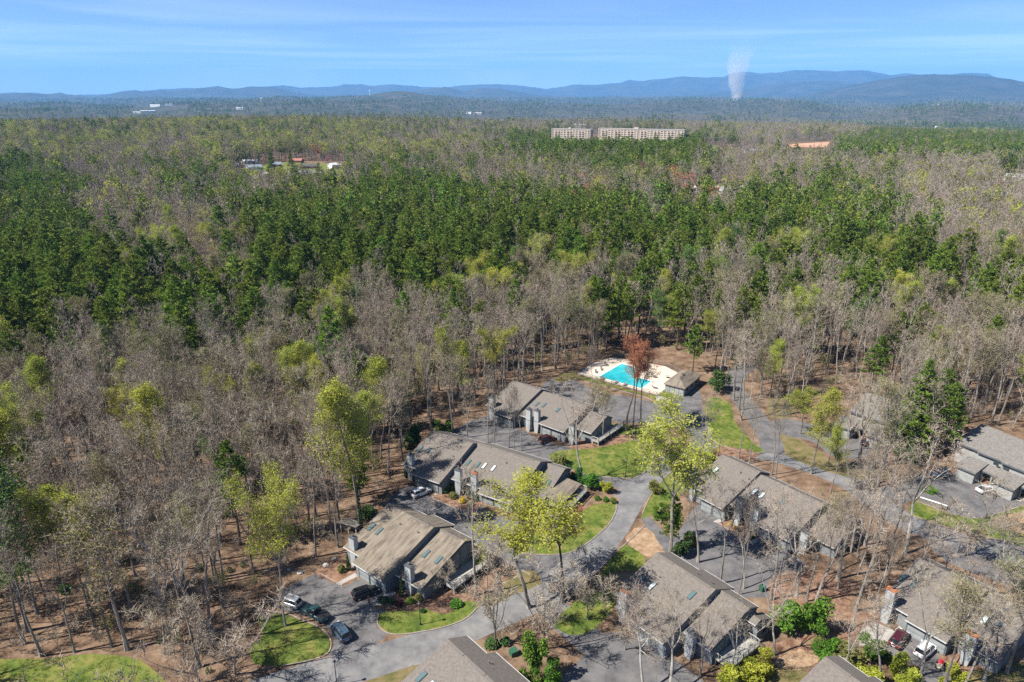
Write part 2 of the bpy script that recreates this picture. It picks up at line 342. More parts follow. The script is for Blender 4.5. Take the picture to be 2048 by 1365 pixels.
LAWNS = {
 'a': [(757,1230),(786,1222),(820,1224),(848,1218),(892,1228),(933,1202),(957,1214),(933,1236),(895,1252),(861,1260),(810,1268),(776,1266),(757,1252)],
 'circle': [(516,1232),(564,1228),(608,1244),(639,1258),(658,1280),(654,1306),(622,1319),(564,1331),(513,1329),(499,1298),(526,1271)],
 'left': [(-60,1330),(40,1318),(90,1318),(180,1309),(260,1316),(300,1337),(320,1390),(-60,1400)],
 'b': [(1138,1032),(1188,1008),(1228,1005),(1230,1022),(1215,1050),(1173,1086),(1138,1104),(1106,1108),(1052,1106),(1012,1092),(1000,1072),(1040,1062),(1090,1060)],
 'c': [(1097,910),(1152,898),(1230,889),(1273,874),(1318,862),(1335,890),(1318,910),(1279,950),(1243,955),(1176,949),(1134,934)],
 'red': [(1225,847),(1270,853),(1290,866),(1262,874),(1236,866)],
 'poolside': [(1169,760),(1282,790),(1313,800),(1338,796),(1352,786),(1330,779),(1310,790),(1288,788),(1172,756)],
 'median': [(1410,812),(1430,795),(1462,810),(1468,840),(1500,880),(1528,903),(1500,906),(1440,890),(1419,868)],
 'e': [(1340,948),(1370,931),(1402,925),(1396,955),(1350,1000),(1292,1035),(1285,1030),(1305,985)],
 'j': [(1830,1003),(1866,1016),(1915,1032),(1965,1037),(2040,1014),(2070,1020),(2070,1088),(1980,1076),(1900,1056),(1822,1030)],
 'bank': [(1225,1113),(1254,1089),(1278,1096),(1290,1112),(1283,1139),(1233,1142),(1200,1155)],
 'corner': [(1120,1230),(1160,1200),(1215,1180),(1235,1200),(1200,1250),(1150,1270),(1110,1255)],
}
for k, p in LAWNS.items(): area('lawn', p, M['lawn'], .023, rag=.18)
_dz = .0215
for p in ([(704,1385),(760,1354),(830,1332),(850,1345),(800,1385)], [(1520,1337),(1600,1330),(1600,1390),(1400,1400),(1440,1372)], [(1925,1347),(2080,1328),(2080,1390),(1915,1390)],
          [(1549,867),(1590,878),(1632,900),(1660,922),(1640,936),(1590,920),(1562,900)], [(1640,938),(1660,922),(1740,930),(1790,955),(1720,960)], [(960,1190),(1000,1165),(1060,1140),(1080,1168),(1020,1192),(975,1215)],
          [(1110,765),(1165,755),(1180,745),(1130,745)], [(1540,795),(1580,790),(1590,830),(1540,835)]):
    area('lawn', p, M['lawn_dry'], _dz, rag=.25); _dz -= .0009
BEDS = [[(757,1206),(800,1188),(860,1186),(930,1160),(990,1135),(1010,1165),(960,1200),(925,1205),(892,1228),(848,1218),(786,1222)], [(632,1145),(690,1108),(714,1150),(685,1170)],
 [(862,995),(884,983),(909,987),(962,1000),(955,1016),(917,1018),(872,999)], [(1437,1046),(1470,1030),(1493,1039),(1525,1066),(1500,1081),(1479,1072)],
 [(1897,944),(1913,936),(1938,948),(1984,963),(2018,982),(2055,993),(2055,1004),(1984,973)], [(1876,1300),(1905,1290),(1960,1300),(1985,1330),(1920,1345),(1897,1328)],
 [(1140,885),(1200,880),(1260,868),(1290,872),(1230,890),(1150,900)], [(1128,1030),(1165,1015),(1230,995),(1232,1006),(1188,1010),(1140,1034)], [(1500,1320),(1540,1290),(1640,1270),(1640,1320),(1560,1335)], [(1640,1255),(1730,1215),(1775,1240),(1720,1290)],
 [(1540,1160),(1620,1140),(1700,1165),(1680,1230),(1560,1220)], [(1420,905),(1450,893),(1520,908),(1470,925)]]
for p in BEDS: area('mulch_bed', p, M['mulch'], .028, rag=.2)
area('straw_bank', [(1254,1087),(1270,1057),(1303,1062),(1320,1091),(1334,1114),(1295,1114)], M['straw'], .031, rag=.25)
area('straw_bank', [(1985,1040),(2040,1025),(2080,1030),(2080,1065),(2010,1060)], M['straw'], .031, rag=.3)
area('clay_bank', [(1545,1330),(1590,1300),(1640,1312),(1600,1340)], M['straw'], .033, rag=.3)
for p in ([(672,1168),(680,1171),(716,1153),(710,1146)], [(744,1208),(762,1212),(792,1186),(779,1181)], [(1426,1044),(1436,1047),(1471,1031),(1462,1026)], [(1498,1085),(1506,1089),(1526,1076),(1520,1071)],
          [(1948,961),(1957,964),(1976,951),(1969,947)], [(1974,972),(1985,976),(2001,963),(1993,959)], [(2030,1000),(2041,1004),(2060,994),(2052,990)], [(1772,1277),(1783,1281),(1806,1258),(1798,1252)],
          [(1082,887),(1095,892),(1120,875),(1112,872)], [(1315,806),(1320,808),(1338,797),(1310,790)]):
    area('walkway', p, M['concrete'], .040, smoothed=False)
area('walkway', [(1662,848),(1668,845),(1750,879),(1742,885)], M['straw'], .040, smoothed=False)
area('brick_walk', [(941,1020),(948,1023),(965,1007),(958,1002)], M['brick'], .040, smoothed=False)
area('driveway', [(1720,1264),(1745,1243),(1790,1262),(1774,1290),(1718,1292)], M['concrete'], .036, smoothed=False)
def kerb(marks, w=.18, h=.13):
    p = curve([G(*q) for q in marks], closed=False, sub=6); mb = MB(); n = len(p)
    for i in range(n):
        a = p[max(i-1,0)]; b = p[min(i+1,n-1)]; dx, dy = b[0]-a[0], b[1]-a[1]; q = math.hypot(dx,dy) or 1; nx, ny = -dy/q*w/2, dx/q*w/2
        mb.v += [(p[i][0]+nx,p[i][1]+ny,0),(p[i][0]+nx,p[i][1]+ny,h),(p[i][0]-nx,p[i][1]-ny,h),(p[i][0]-nx,p[i][1]-ny,0)]
    for i in range(n-1):
        for k in range(3): mb.f.append((4*i+k, 4*i+4+k, 4*i+5+k, 4*i+1+k))
    mb.f += [(0,1,2,3), (4*n-1,4*n-2,4*n-3,4*n-4)]
    return mb.build('kerb', M['kerb'], None, kind='structure')
for p in ([(757,1229),(756,1250),(776,1267),(810,1269),(861,1261),(895,1253),(933,1237),(958,1214),(1000,1190),(1040,1172)], [(516,1230),(564,1226),(608,1242),(641,1257),(661,1280),(656,1307),(622,1321),(564,1333)],
          [(1232,1006),(1232,1022),(1217,1050),(1175,1087),(1140,1106),(1106,1110),(1052,1108),(1010,1093)], [(945,1087),(996,1112),(1030,1134),(1060,1150)], [(1334,890),(1320,910),(1280,953),(1243,957),(1176,951)],
          [(1340,946),(1306,984),(1284,1030)], [(1290,1052),(1254,1086),(1222,1115),(1175,1165)], [(862,996),(917,1019),(941,1024)], [(1437,1047),(1479,1073),(1500,1083)], [(1528,1083),(1580,1110),(1610,1130)],
          [(1830,1002),(1866,1015),(1915,1031),(1965,1036),(2045,1012)], [(1895,944),(1984,975),(2060,1008)], [(1169,763),(1282,793),(1313,804),(1340,797)], [(1412,814),(1420,868),(1440,890),(1500,907),(1530,904)],
          [(685,1172),(639,1147)], [(1822,1031),(1900,1057),(1980,1077),(2070,1089)]):
    kerb(p)
# ------------------------------------------------------------------ the condominium buildings
S_F, S_B, TH = .295, .475, .26
def roof_z(s, v): return s[5]-S_F*(s[3]-v) if v <= s[3] else s[5]-S_B*(v-s[3])
def rail(name, pts, h, root, z0=0, step=1.6, m='deckwood', slats=True):
    mb = MB(); sl = MB()
    for a, b in zip(pts[:-1], pts[1:]):
        L = math.dist(a, b); k = max(1, round(L/step))
        mb.tube([(a[0],a[1],z0+h),(b[0],b[1],z0+h)], [.075,.075], 4); mb.tube([(a[0],a[1],z0+.15),(b[0],b[1],z0+.15)], [.05,.05], 4)
        for i in range(k+1):
            t = i/k; x, y = a[0]+(b[0]-a[0])*t, a[1]+(b[1]-a[1])*t; mb.box(x-.06,x+.06,y-.06,y+.06,z0-.1,z0+h+.04)
        if slats:
            k = int(L/.28)
            for i in range(1, k):
                t = i/k; x, y = a[0]+(b[0]-a[0])*t, a[1]+(b[1]-a[1])*t; sl.box(x-.03,x+.03,y-.03,y+.03,z0+.15,z0+h)
    o = mb.build(name, M[m], root)
    if slats: sl.build('baluster', M[m], o, kind='stuff')
    return o
def deck(root, u0, u1, v0, v1, z):
    n = 0
    d = MB(); d.box(u0, u1, v0, v1, z-.28, z-.04)
    for u in (u0+.15, u1-.15):
        for v in np.linspace(v0+.15, v1-.15, 5): d.box(u-.09,u+.09,v-.09,v+.09,0,z-.28)
    o = d.build('deck', M['deckwood'], root); k = int((v1-v0)/.5)
    pl = MB(); pl.box(u0-.02, u1+.02, 0, .44, z-.04, z); me = pl.mesh('plank', M['deckwood'])
    for i in range(k): inst('plank', me, o, (0, v0+i*(v1-v0)/k, 0))
    rail('railing', [(u0,v0+.05),(u1-.05,v0+.05),(u1-.05,v1-.05),(u0,v1-.05)], 1.0, o, z)
def skylight(root, s, u, v, white=False, w=.72, l=1.75):
    def P(du, dv, h):
        vv = v+dv; z = roof_z(s, vv); n = math.hypot(1, S_F); return (u+du, vv-h*S_F/n, z+h/n)
    def slab(w, l, h0, h1):
        mb = MB(); mb.add([P(-w/2,-l/2,h0),P(w/2,-l/2,h0),P(w/2,l/2,h0),P(-w/2,l/2,h0),P(-w/2,-l/2,h1),P(w/2,-l/2,h1),P(w/2,l/2,h1),P(-w/2,l/2,h1)],
              [(0,3,2,1),(4,5,6,7),(0,1,5,4),(1,2,6,5),(2,3,7,6),(3,0,4,7)]); return mb
    o = slab(w, l, -.02, .12).build('skylight', M['frame'], root)
    slab(w-.16, l-.16, .118, .15).build('pane', M['sky_white' if white else 'sky_glass'], o)
def chimney(root, u, v, z, rust=False, w=1.45, d=.95, pale=False):
    mb = MB()                                          # boarded stack that narrows to its foot on the two sides
    mb.add([(u+.25,v,0),(u+w-.25,v,0),(u+w-.25,v+d,0),(u+.25,v+d,0),(u,v,z*.36),(u+w,v,z*.36),(u+w,v+d,z*.36),(u,v+d,z*.36),(u,v,z),(u+w,v,z),(u+w,v+d,z),(u,v+d,z)],
           [(0,3,2,1),(0,1,5,4),(1,2,6,5),(2,3,7,6),(3,0,4,7),(4,5,9,8),(5,6,10,9),(6,7,11,10),(7,4,8,11),(8,9,10,11)])
    o = mb.build('chimney', M['chimney'], root)
    b = MB(); b.box(u-.03,u+w+.03,v-.03,v+.02,z*.52,z*.52+.12); b.box(u+w-.02,u+w+.03,v+.02,v+d,z*.52,z*.52+.12); b.build('trim_band', M['batten'], o)
    c = MB(); c.box(u-.1,u+w+.1,v-.1,v+d+.1,z,z+.09); c.box(u+.1,u+w-.1,v+.1,v+d-.1,z+.09,z+.2); c.build('chimney_cap', M['rustcap' if rust else 'cap'], o)
    f = MB(); f.lathe([(.16,0),(.16,.32),(.25,.33),(.25,.42),(.05,.5)], 8, (u+w*.55,v+d*.5,z+.2)); f.build('flue', M['cap'], o)
def condo(label, x, y, t, secs, chims=(), lights=(), vents=(), garages=(), battens=(), strips=(), decks=(), roofm='roof', name='condo_building', fronts=()):
    root = thing(name, label, 'building', (x, y, 0), t, 'grey condo buildings in the trees')
    w = MB(); r = MB()
    for s in secs:
        ua, ub, vf, vr, vb, zr = s; e = .015; a, b = vf+.75, vb-.45
        w.profile([(a,0),(a,roof_z(s,a)-TH-.01),(vr,zr-TH-.01),(b,roof_z(s,b)-TH-.01),(b,0)], ua+e, ub-e)
        zf, zb = roof_z(s,vf), roof_z(s,vb)
        for q in ([(vf,zf),(vr,zr),(vr,zr-TH),(vf,zf-TH)], [(vr,zr),(vb,zb),(vb,zb-TH),(vr,zr-TH)]): r.profile(q, ua, ub)
        for q in ((vf-.11,vf-.003,zf),(vb+.003,vb+.11,zb)): g = MB(); g.box(ua+.02, ub-.02, q[0], q[1], q[2]-.17, q[2]-.02); g.build('gutter', M['gutter'], root)
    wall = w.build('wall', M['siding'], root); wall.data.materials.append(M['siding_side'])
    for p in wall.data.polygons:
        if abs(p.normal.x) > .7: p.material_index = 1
    r.build('roof', M[roofm], root)
    for c in chims: chimney(root, *c)
    for si, u, v, wh in lights: skylight(root, secs[si], u, v, wh)
    for si, u, v in vents:
        mb = MB(); z = roof_z(secs[si], v); mb.lathe([(.16,-.1),(.16,.05),(.08,.08),(.08,.38),(.13,.39),(.13,.46)], 7, (u, v, z)); mb.build('roof_vent', M['vent'], root)
    for si, ua, ub in strips:
        s = secs[si]; mb = MB(); zr = s[5]; mb.profile([(s[3]-.42,zr-.42*S_F+.005),(s[3]-.40,zr-.40*S_F+.11),(s[3]-.03,zr+.075),(s[3]-.03,zr-.005)], ua, ub); mb.build('ridge_vent', M['ventstrip'], root)
    for si, u, n in garages:
        s = secs[si]; v = s[2]+.75
        for k in range(n):
            ua = u+k*3.05; f = MB()
            for q in ((ua-.14,ua,0,2.3),(ua+2.6,ua+2.74,0,2.3),(ua,ua+2.6,2.16,2.3)): f.box(q[0],q[1],v-.09,v-.004,q[2],q[3])
            d = MB(); d.box(ua,ua+2.6,v-.05,v-.004,.02,2.16); o = d.build('garage_door', M['garage'], root)
            f.build('door_frame', M['batten'], o); h = MB()
            for q in range(4): h.box(ua+.1,ua+2.5,v-.066,v-.049,.1+q*.52,.5+q*.52)
            h.build('door_panel', M['garage'], o, kind='stuff')
    for si, u, kind in fronts:
        s = secs[si]; v = s[2]+.75
        if kind == 'door':
            d = MB(); d.box(u,u+.95,v-.05,v-.004,.02,2.1); o = d.build('door', M['doorpaint'], root); k = MB(); k.box(u+.8,u+.86,v-.1,v-.05,1.0,1.12); k.build('handle', M['gutter'], o)
        else: window(root, 'y', u, v, .9, 1.5, 1.1)
    for si, vs in battens:
        s = secs[si]; u = s[1]-.015
        for v in vs: 
            mb = MB(); mb.box(u+.002,u+.07,v-.13,v+.13,0.05,roof_z(s,v)-TH-.06); mb.build('trim_board', M['batten'], root)
        a, b = s[2]+.8, s[4]-.5; mb = MB()
        mb.profile([(a,roof_z(s,a)-TH-.32),(a,roof_z(s,a)-TH-.02),(s[3],s[5]-TH-.02),(b,roof_z(s,b)-TH-.02),(b,roof_z(s,b)-TH-.32),(s[3],s[5]-TH-.34)], u+.002, u+.085); mb.build('barge_board', M['batten'], root)
    for d in decks: deck(root, *d)
    return root
def window(root, axis, u, v, z0, z1, w, mb_frame='frame'):
    f = MB(); p = MB()
    if axis == 'y':
        for q in ((u,u+w,z0,z0+.08),(u,u+w,z1-.08,z1),(u,u+.08,z0+.08,z1-.08),(u+w-.08,u+w,z0+.08,z1-.08)): f.box(q[0],q[1],v-.07,v-.004,q[2],q[3])
        p.box(u+.08,u+w-.08,v-.03,v-.005,z0+.08,z1-.08)
    else:
        for q in ((v,v+w,z0,z0+.08),(v,v+w,z1-.08,z1),(v,v+.08,z0+.08,z1-.08),(v+w-.08,v+w,z0+.08,z1-.08)): f.box(u+.004,u+.07,q[0],q[1],q[2],q[3])
        p.box(u+.005,u+.03,v+.08,v+w-.08,z0+.08,z1-.08)
    o = f.build('window', M[mb_frame], root); p.build('pane', M['window'], o); return o
def gable(a, b, *r): return (a, b) + r
sA = [(-4.4,0,1.6,12.87,16.6,7.1),(0,2.2,0,12.87,16.6,7.1),(2.2,7.86,0,12.87,18.5,7.1),(7.86,14.2,3.1,14.36,17,6.1)]
hA = condo('two-unit grey condo with brown-stained roof beside the black SUV, nearest the circular lawn', -28.55, 101.12, -.67, sA, [(-3.05,1.9,6.3),(10.45,3.0,6.0)],
  [(0,-3.0,7.3,False),(0,-.9,7.3,False),(3,9.75,8.9,False),(3,12.75,9.0,False)], [(1,1.6,10.3),(2,6.1,10.5)], [(1,.9,2)], [(3,(8.3,11.2,13.1))], [(0,-3.6,-.6),(2,2.4,6.9),(3,8.6,12.6)], [(14.25,17.3,8.0,18.6,1.3)], 'roof_brown', fronts=[(0,-1.3,'door'),(3,8.3,'window'),(3,12.6,'window')])
window(hA, 'x', 14.19, 10.2, .9, 2.3, 1.6)
sB = [(-4.4,0,1.6,12.87,18.5,7.0),(0,7.5,0,12.87,18.5,7.0),(7.5,15.8,3.4,14.82,20.2,6.25),(15.8,24.1,2.15,14.82,20.2,6.25),(24.1,28.9,7.6,17.4,20.2,4.7)]
hB = condo('long three-step grey condo with four skylights in a row, white SUV at its garage', -22.0, 131.57, -.55, sB, [(-2.8,1.7,6.4),(9.9,2.3,6.1),(13.5,3.1,6.1,True),(25.8,4.8,5.0,True)],
  [(0,-3.2,6.9,False),(0,-1.0,7.2,False),(2,9.0,8.7,False),(2,11.4,8.9,False),(2,13.0,9.2,True),(2,15.3,9.3,True),(4,25.0,12.2,False),(4,27.4,12.3,False)],
  [(1,1.5,10.6),(1,5.4,10.8),(1,5.6,7.6),(3,17.2,11.6),(3,21.5,11.8)], [(1,.8,2),(3,16.7,2)], [(4,(11.5,14.6))], [(0,-4,-1.4),(1,0.2,5.6),(2,8,11.4),(2,13.0,15.7),(3,17.4,22.6)], [(29.3,34.4,8.4,17.2,1.1)], fronts=[(2,8.2,'window'),(2,12.0,'door'),(2,14.95,'window')])
mb = MB(); mb.add([(28.93,8.0,2.72),(33.2,8.0,2.32),(33.2,16.9,2.32),(28.93,16.9,2.72),(28.93,8.0,2.90),(33.2,8.0,2.5),(33.2,16.9,2.5),(28.93,16.9,2.90)], [(0,3,2,1),(4,5,6,7),(0,1,5,4),(1,2,6,5),(2,3,7,6),(3,0,4,7)])
po = mb.build('porch_roof', M['roof_brown'], hB); 
for v in np.linspace(8.3, 16.6, 6): mb = MB(); mb.box(32.9,33.05,v-.07,v+.07,1.1,2.31); mb.build('porch_post', M['batten'], po)
sC = [(-3.4,0,1.4,12.87,17.4,7.0),(0,6.57,0,12.87,17.4,7.0),(6.57,13.7,3.0,13.5,18.0,6.35),(13.7,21.6,2.4,13.5,18.6,6.5),(21.6,27,6.5,13.6,16.4,5.1)]
hC = condo('grey condo behind tall bare trunks, dark red car at its garage, below the pool', -5.33, 163.11, -.69, sC, [(-1.9,1.2,6.2),(9.9,1.9,6.2),(12.0,2.6,6.2),(22.6,3.0,5.3)], [(2,8.6,8.4,False),(2,10.6,8.8,False),(3,15.2,8.6,False)], [(3,18,10.6)], [(1,.5,2),(3,14.4,2)], [(4,(9.5,12.2))], [(1,1,5.4),(3,15,20)], [(27.05,29.0,6.8,18.8,1.2)], fronts=[(2,8.0,'door'),(2,11.7,'window')])
sE = [(-3.85,0,1.6,12.87,17.2,7.0),(0,5.64,0,12.87,17.2,7.0),(5.64,12.3,2.6,12.87,16.6,6.4),(12.3,19.85,.73,12.41,16.2,6.6),(19.85,25.9,5.8,14.2,16.8,5.3)]
hE = condo('tan-roofed grey condo behind bare trees at the right, with the yellow flower bed', 38.94, 122.41, -.89, sE, [(-3.8,1.7,6.2),(7.4,1.5,6.0),(11.2,1.2,6.0),(20.4,3.4,4.6)], [(0,-2.0,8.1,True),(2,7.6,8.0,True),(2,9.3,7.9,True),(3,13.6,8.4,False)], [(1,2.6,10.2),(1,5.0,9.6)], [(1,.1,2),(3,13.3,2)], [(4,(9,12))], [(1,.6,4.6),(3,13.6,18)], fronts=[(2,6.1,'door'),(2,9.6,'window')])
sF = [(-4.47,0,2.4,12.87,16.9,7.0),(0,1.6,.4,12.87,16.9,7.0),(1.6,7.67,.4,12.87,18.4,7.0),(7.67,12.95,4.9,14.47,17.2,6.1),(12.95,14.7,13.9,15.2,18.6,4.6)]
hF = condo('grey condo with rust-topped chimney between the road and the bright green shrubs, lower middle', 17.92, 87.69, -.90, sF, [(-2.35,1.3,6.4,True),(9.0,3.9,4.9)], [(0,-2.6,6.9,False),(0,-.5,7.1,True),(2,5.5,9.7,False)], [(2,3.0,14.4),(2,5.8,14.4)], [(2,2.0,1)], [(3,(8.6,11.4,13.4))], [(0,-3.9,-.7),(2,1.8,6.8),(3,8.4,12.0)], [(13.0,15.9,6.2,13.8,1.3)], fronts=[(0,-1.0,'door')])
window(hF, 'x', 12.935, 9.4, 1.2, 2.6, 1.4); window(hF, 'x', 14.685, 16.2, 1.2, 2.6, 1.1)
sI = [(-4.4,0,.6,12.0,16,6.7),(0,6.2,-.4,12.0,17.6,6.7),(6.2,12.4,2.0,12.9,16.5,6.0)]
hI = condo('grey condo at the lower right beside two parked cars and a paved pad', 63.13, 87.67, -.94, sI, [(-3.7,-.3,6.6,True),(7.9,.8,5.7,True)], [(0,-4.0,6.6,False),(0,-2.2,6.5,False),(2,8.0,7.6,True),(2,9.8,8.2,False)], [(1,3.0,9)], [(1,.3,2)], [(2,(7,10.5))], [(1,.5,5.2),(2,7,11.5)], fronts=[(2,10.2,'window')])
sG = [(-4.4,.3,1.6,12.87,16.4,7.1),(.3,8.2,0,12.87,18.0,7.1),(8.2,14.5,3.1,14.36,17,6.1)]
hG = condo('dark tan shingle roof with two skylights cut off by the bottom edge, left of centre', -16.05, 67.2, -.84, sG, [(-3.05,1.9,6.3),(10.4,3.0,6.0)], [(0,-2.6,6.9,False),(0,-.6,6.8,True)], [(1,2.4,15.0)], [(1,.9,2)], [], [(0,-3.8,-.4),(1,.7,4.4),(1,4.8,7.8)], fronts=[(0,-1.3,'door')])
hH = condo('shingle roof cut off by the bottom edge at right, below the bright green shrubs', 35.9, 65.05, -1.0, sG, [(-3.05,1.9,6.3),(10.4,3.0,6.0)], [(1,2.6,6.8,False)], [(1,2.2,15.0)], [(1,.9,2)], [], [(0,-3.8,-.4),(1,1.2,5.4)], fronts=[(0,-1.3,'door')])
# the two-storey row at the right edge
def slab_roof(mb, u0, u1, v0, z0, v1, z1, th=.3): mb.profile([(v0,z0),(v1,z1),(v1,z1-th),(v0,z0-th)], u0, u1)
def row_house(label, x, y, t, L, seg):
    root = thing('row_house', label, 'building', (x, y, 0), t, 'grey condo buildings in the trees')
    w = MB(); r = MB(); lw = MB(); fas = MB()
    for (ua, ub, dv, dz) in seg:
        w.profile([(dv+.6,0),(dv+.6,5.3+dz),(dv+9.6,7.2+dz),(dv+9.6,0)], ua+.02, ub-.02)
        slab_roof(r, ua, ub, dv, 5.5+dz, dv+10.2, 7.6+dz); fas.box(ua+.02, ub-.02, dv-.08, dv-.003, 5.12+dz, 5.44+dz)
    w.build('wall', M['siding_pale'], root); r.build('roof', M['roof_grey'], root); fas.build('fascia', M['batten'], root)
    r2 = MB(); slab_roof(r2, 2.6, L, -2.2, 2.95, .55, 3.7, .22); r2.build('entry_roof', M['roof_grey'], root)
    mb = MB(); mb.box(2.8, L-.2, -2.26, -2.205, 2.6, 2.93); mb.build('fascia', M['batten'], root)
    for k, u in enumerate(np.arange(1.2, L-1, 7.8)):
        mb = MB(); mb.profile([(-4.6,0),(-4.6,2.75),(-.2,3.55),(-.2,0)], u-2.2, u+1.5); o = mb.build('storage_wing', M['siding_pale'], root)
        mb = MB(); slab_roof(mb, u-2.5, u+1.8, -5.0, 2.95, .3, 3.92, .25); mb.build('roof', M['roof_grey'], o)
        mb = MB(); mb.box(u-2.3, u+1.6, -5.07, -5.003, 2.6, 2.93); mb.build('fascia', M['batten'], o)
        if u+4.6 < L:
            for du in (2.6, 4.6):
                d = MB(); d.box(u+du, u+du+.95, .55, .598, .05, 2.1); d = d.build('door', M['doorpaint'], root); h = MB(); h.box(u+du+.8,u+du+.86,.5,.549,1.0,1.12); h.build('handle', M['gutter'], d)
                window(root, 'y', u+du-.1, .6, 4.0, 4.9, 1.1)
                mb = MB(); mb.box(u+du-.9, u+du-.6, -2.0, -1.7, 0, 2.62); mb.build('porch_post', M['siding_pale'], root)
    return root
row_house('long two-storey grey row house at the right edge above the silver SUV and white car', 105.3, 137.2, -1.03, 26, [(-5.2,-.2,2.2,-.4),(-.2,5.2,1.2,-.2),(5.2,26,.2,0)])
row_house('pale two-storey row house half hidden by trees, with a sandy walk along its front', 86.3, 158.6, -.81, 13, [(0,3.2,.9,-.2),(3.2,13,0,0)])
# pool and pool house
PX, PY, PT = 26.8, 193.9, math.radians(-36)
cT, sT = math.cos(PT), math.sin(PT)
def PL(u, v): return (PX+u*cT-v*sT, PY+u*sT+v*cT)
pool_deck = thing('swimming_pool', 'turquoise L-shaped swimming pool in a pale concrete terrace', 'pool', (PX, PY, 0), PT)
Lp = [(0,0),(14.5,0),(14.5,6.5),(8.4,6.5),(8.4,13.8),(.6,13.8)]
bm = bmesh.new(); outer = [bm.verts.new((u,v,.09)) for u,v in [(-6.5,-2.2),(20.3,-2.2),(20.3,4.2),(21.6,15.5),(13,20),(-4.2,17.6),(-7.5,8)]]; inner = [bm.verts.new((u,v,.09)) for u,v in Lp]
ed = [bm.edges.new((l[i], l[(i+1)%len(l)])) for l in (outer, inner) for i in range(len(l))]
bmesh.ops.triangle_fill(bm, use_beauty=True, use_dissolve=False, edges=ed)
bmesh.ops.recalc_face_normals(bm, faces=bm.faces)
for f in bm.faces:
    if f.normal.z < 0: f.normal_flip()
r = bmesh.ops.extrude_face_region(bm, geom=bm.faces[:]); vs = [e for e in r['geom'] if isinstance(e, bmesh.types.BMVert)]
bmesh.ops.translate(bm, verts=vs, vec=(0,0,-.085)); me = bpy.data.meshes.new('terrace'); bm.to_mesh(me); bm.free(); me.materials.append(M['pooldeck']); inst('terrace', me, pool_deck)
mb = MB(); mb.sheet([(u,v) for u,v in Lp], .055); mb.build('water', M['water'], pool_deck)
mb = MB(); n = len(Lp)
for i in range(n):                                     # pale coping round the edge
    a, b = Lp[i], Lp[(i+1)%n]; L = math.dist(a,b); dx, dy = (b[0]-a[0])/L, (b[1]-a[1])/L; nx, ny = dy, -dx
    q = [(a[0]-dx*.0,a[1]-dy*.0),(b[0],b[1]),(b[0]+nx*.32,b[1]+ny*.32),(a[0]+nx*.32,a[1]+ny*.32)]; mb.prism(q, .092, .125+.003*i)
mb.build('coping', M['white'], pool_deck)
def fence_run(label, pts, h=1.25):
    root = thing('pool_fence', label, 'fence', (pts[0][0], pts[0][1], 0)); pm = MB(); pm.box(-.06,.06,-.06,.06,0,h+.06); pme = pm.mesh('post', M['fence']); o0 = pts[0]
    for a, b in zip(pts[:-1], pts[1:]):
        L = math.dist(a,b); k = max(1, round(L/2.4)); ang = math.atan2(b[1]-a[1], b[0]-a[0])
        for i in range(k): inst('post', pme, root, (a[0]+(b[0]-a[0])*i/k-o0[0], a[1]+(b[1]-a[1])*i/k-o0[1], 0), ang)
        for z in (.25, .7, 1.15):
            mb = MB(); mb.box(0, L, .062, .10, z, z+.12); r = mb.build('fence_rail', M['fence'], root); r.location = (a[0]-o0[0], a[1]-o0[1], 0); r.rotation_euler = (0,0,ang)
    inst('post', pme, root, (pts[-1][0]-o0[0], pts[-1][1]-o0[1], 0))
fence_run('weathered rail fence along the back of the pool terrace', [PL(-7.6,8.2), PL(-4.4,18.2), PL(13,20.6), PL(22.4,16), PL(24.5,13.5)])
fence_run('low rail fence between the pool terrace and the pool house front', [PL(-6.7,-2.5), PL(20.5,-2.5), PL(22,-2.1)], .9)
ph = thing('pool_house', 'hip-roofed pool house with pale front panels beside the pool', 'building', (44.1, 182.6, 0), math.radians(-36))
mb = MB(); mb.box(0.4,6.2,.5,12.4,0,2.75); mb.build('wall', M['siding'], ph)
mb = MB(); a = [(0,0),(6.6,0),(6.6,12.9),(0,12.9)]; r1, r2 = (3.3,3.4,4.5), (3.3,9.5,4.5)
mb.add([(*p,2.75) for p in a]+[r1,r2]+[(*p,2.55) for p in a], [(0,1,4),(1,2,5,4),(2,3,5),(3,0,4,5),(6,7,1,0),(7,8,2,1),(8,9,3,2),(9,6,0,3),(9,8,7,6)]); mb.build('roof', M['roof_brown'], ph)
for k in range(4):
    mb = MB(); mb.box(.6+k*1.4,1.8+k*1.4,.44,.496,.2,2.3); mb.build('wall_panel', M['siding_pale'], ph)
mb = MB(); mb.box(3.0,3.6,5.4,6.0,4.35,4.9); mb.build('roof_vent', M['vent'], ph)
for k in range(3): window(ph, 'x', 6.2, 2.2+k*3.4, 1.1, 1.9, 1.3)
def pool_table(p, label):
    r = thing('patio_table', label, 'table', (p[0],p[1],.092)); mb = MB(); mb.lathe([(.6,.70),(.6,.74)], 12); mb.build('table_top', M['deckwood'], r); mb = MB(); mb.lathe([(.25,0),(.05,.06),(.05,.70)], 8); mb.build('pedestal', M['metal'], r)
pool_table(PL(14,9.5), 'round table on the pool terrace nearer the water'); pool_table(PL(17.2,11.5), 'round table on the pool terrace nearer the pool house')
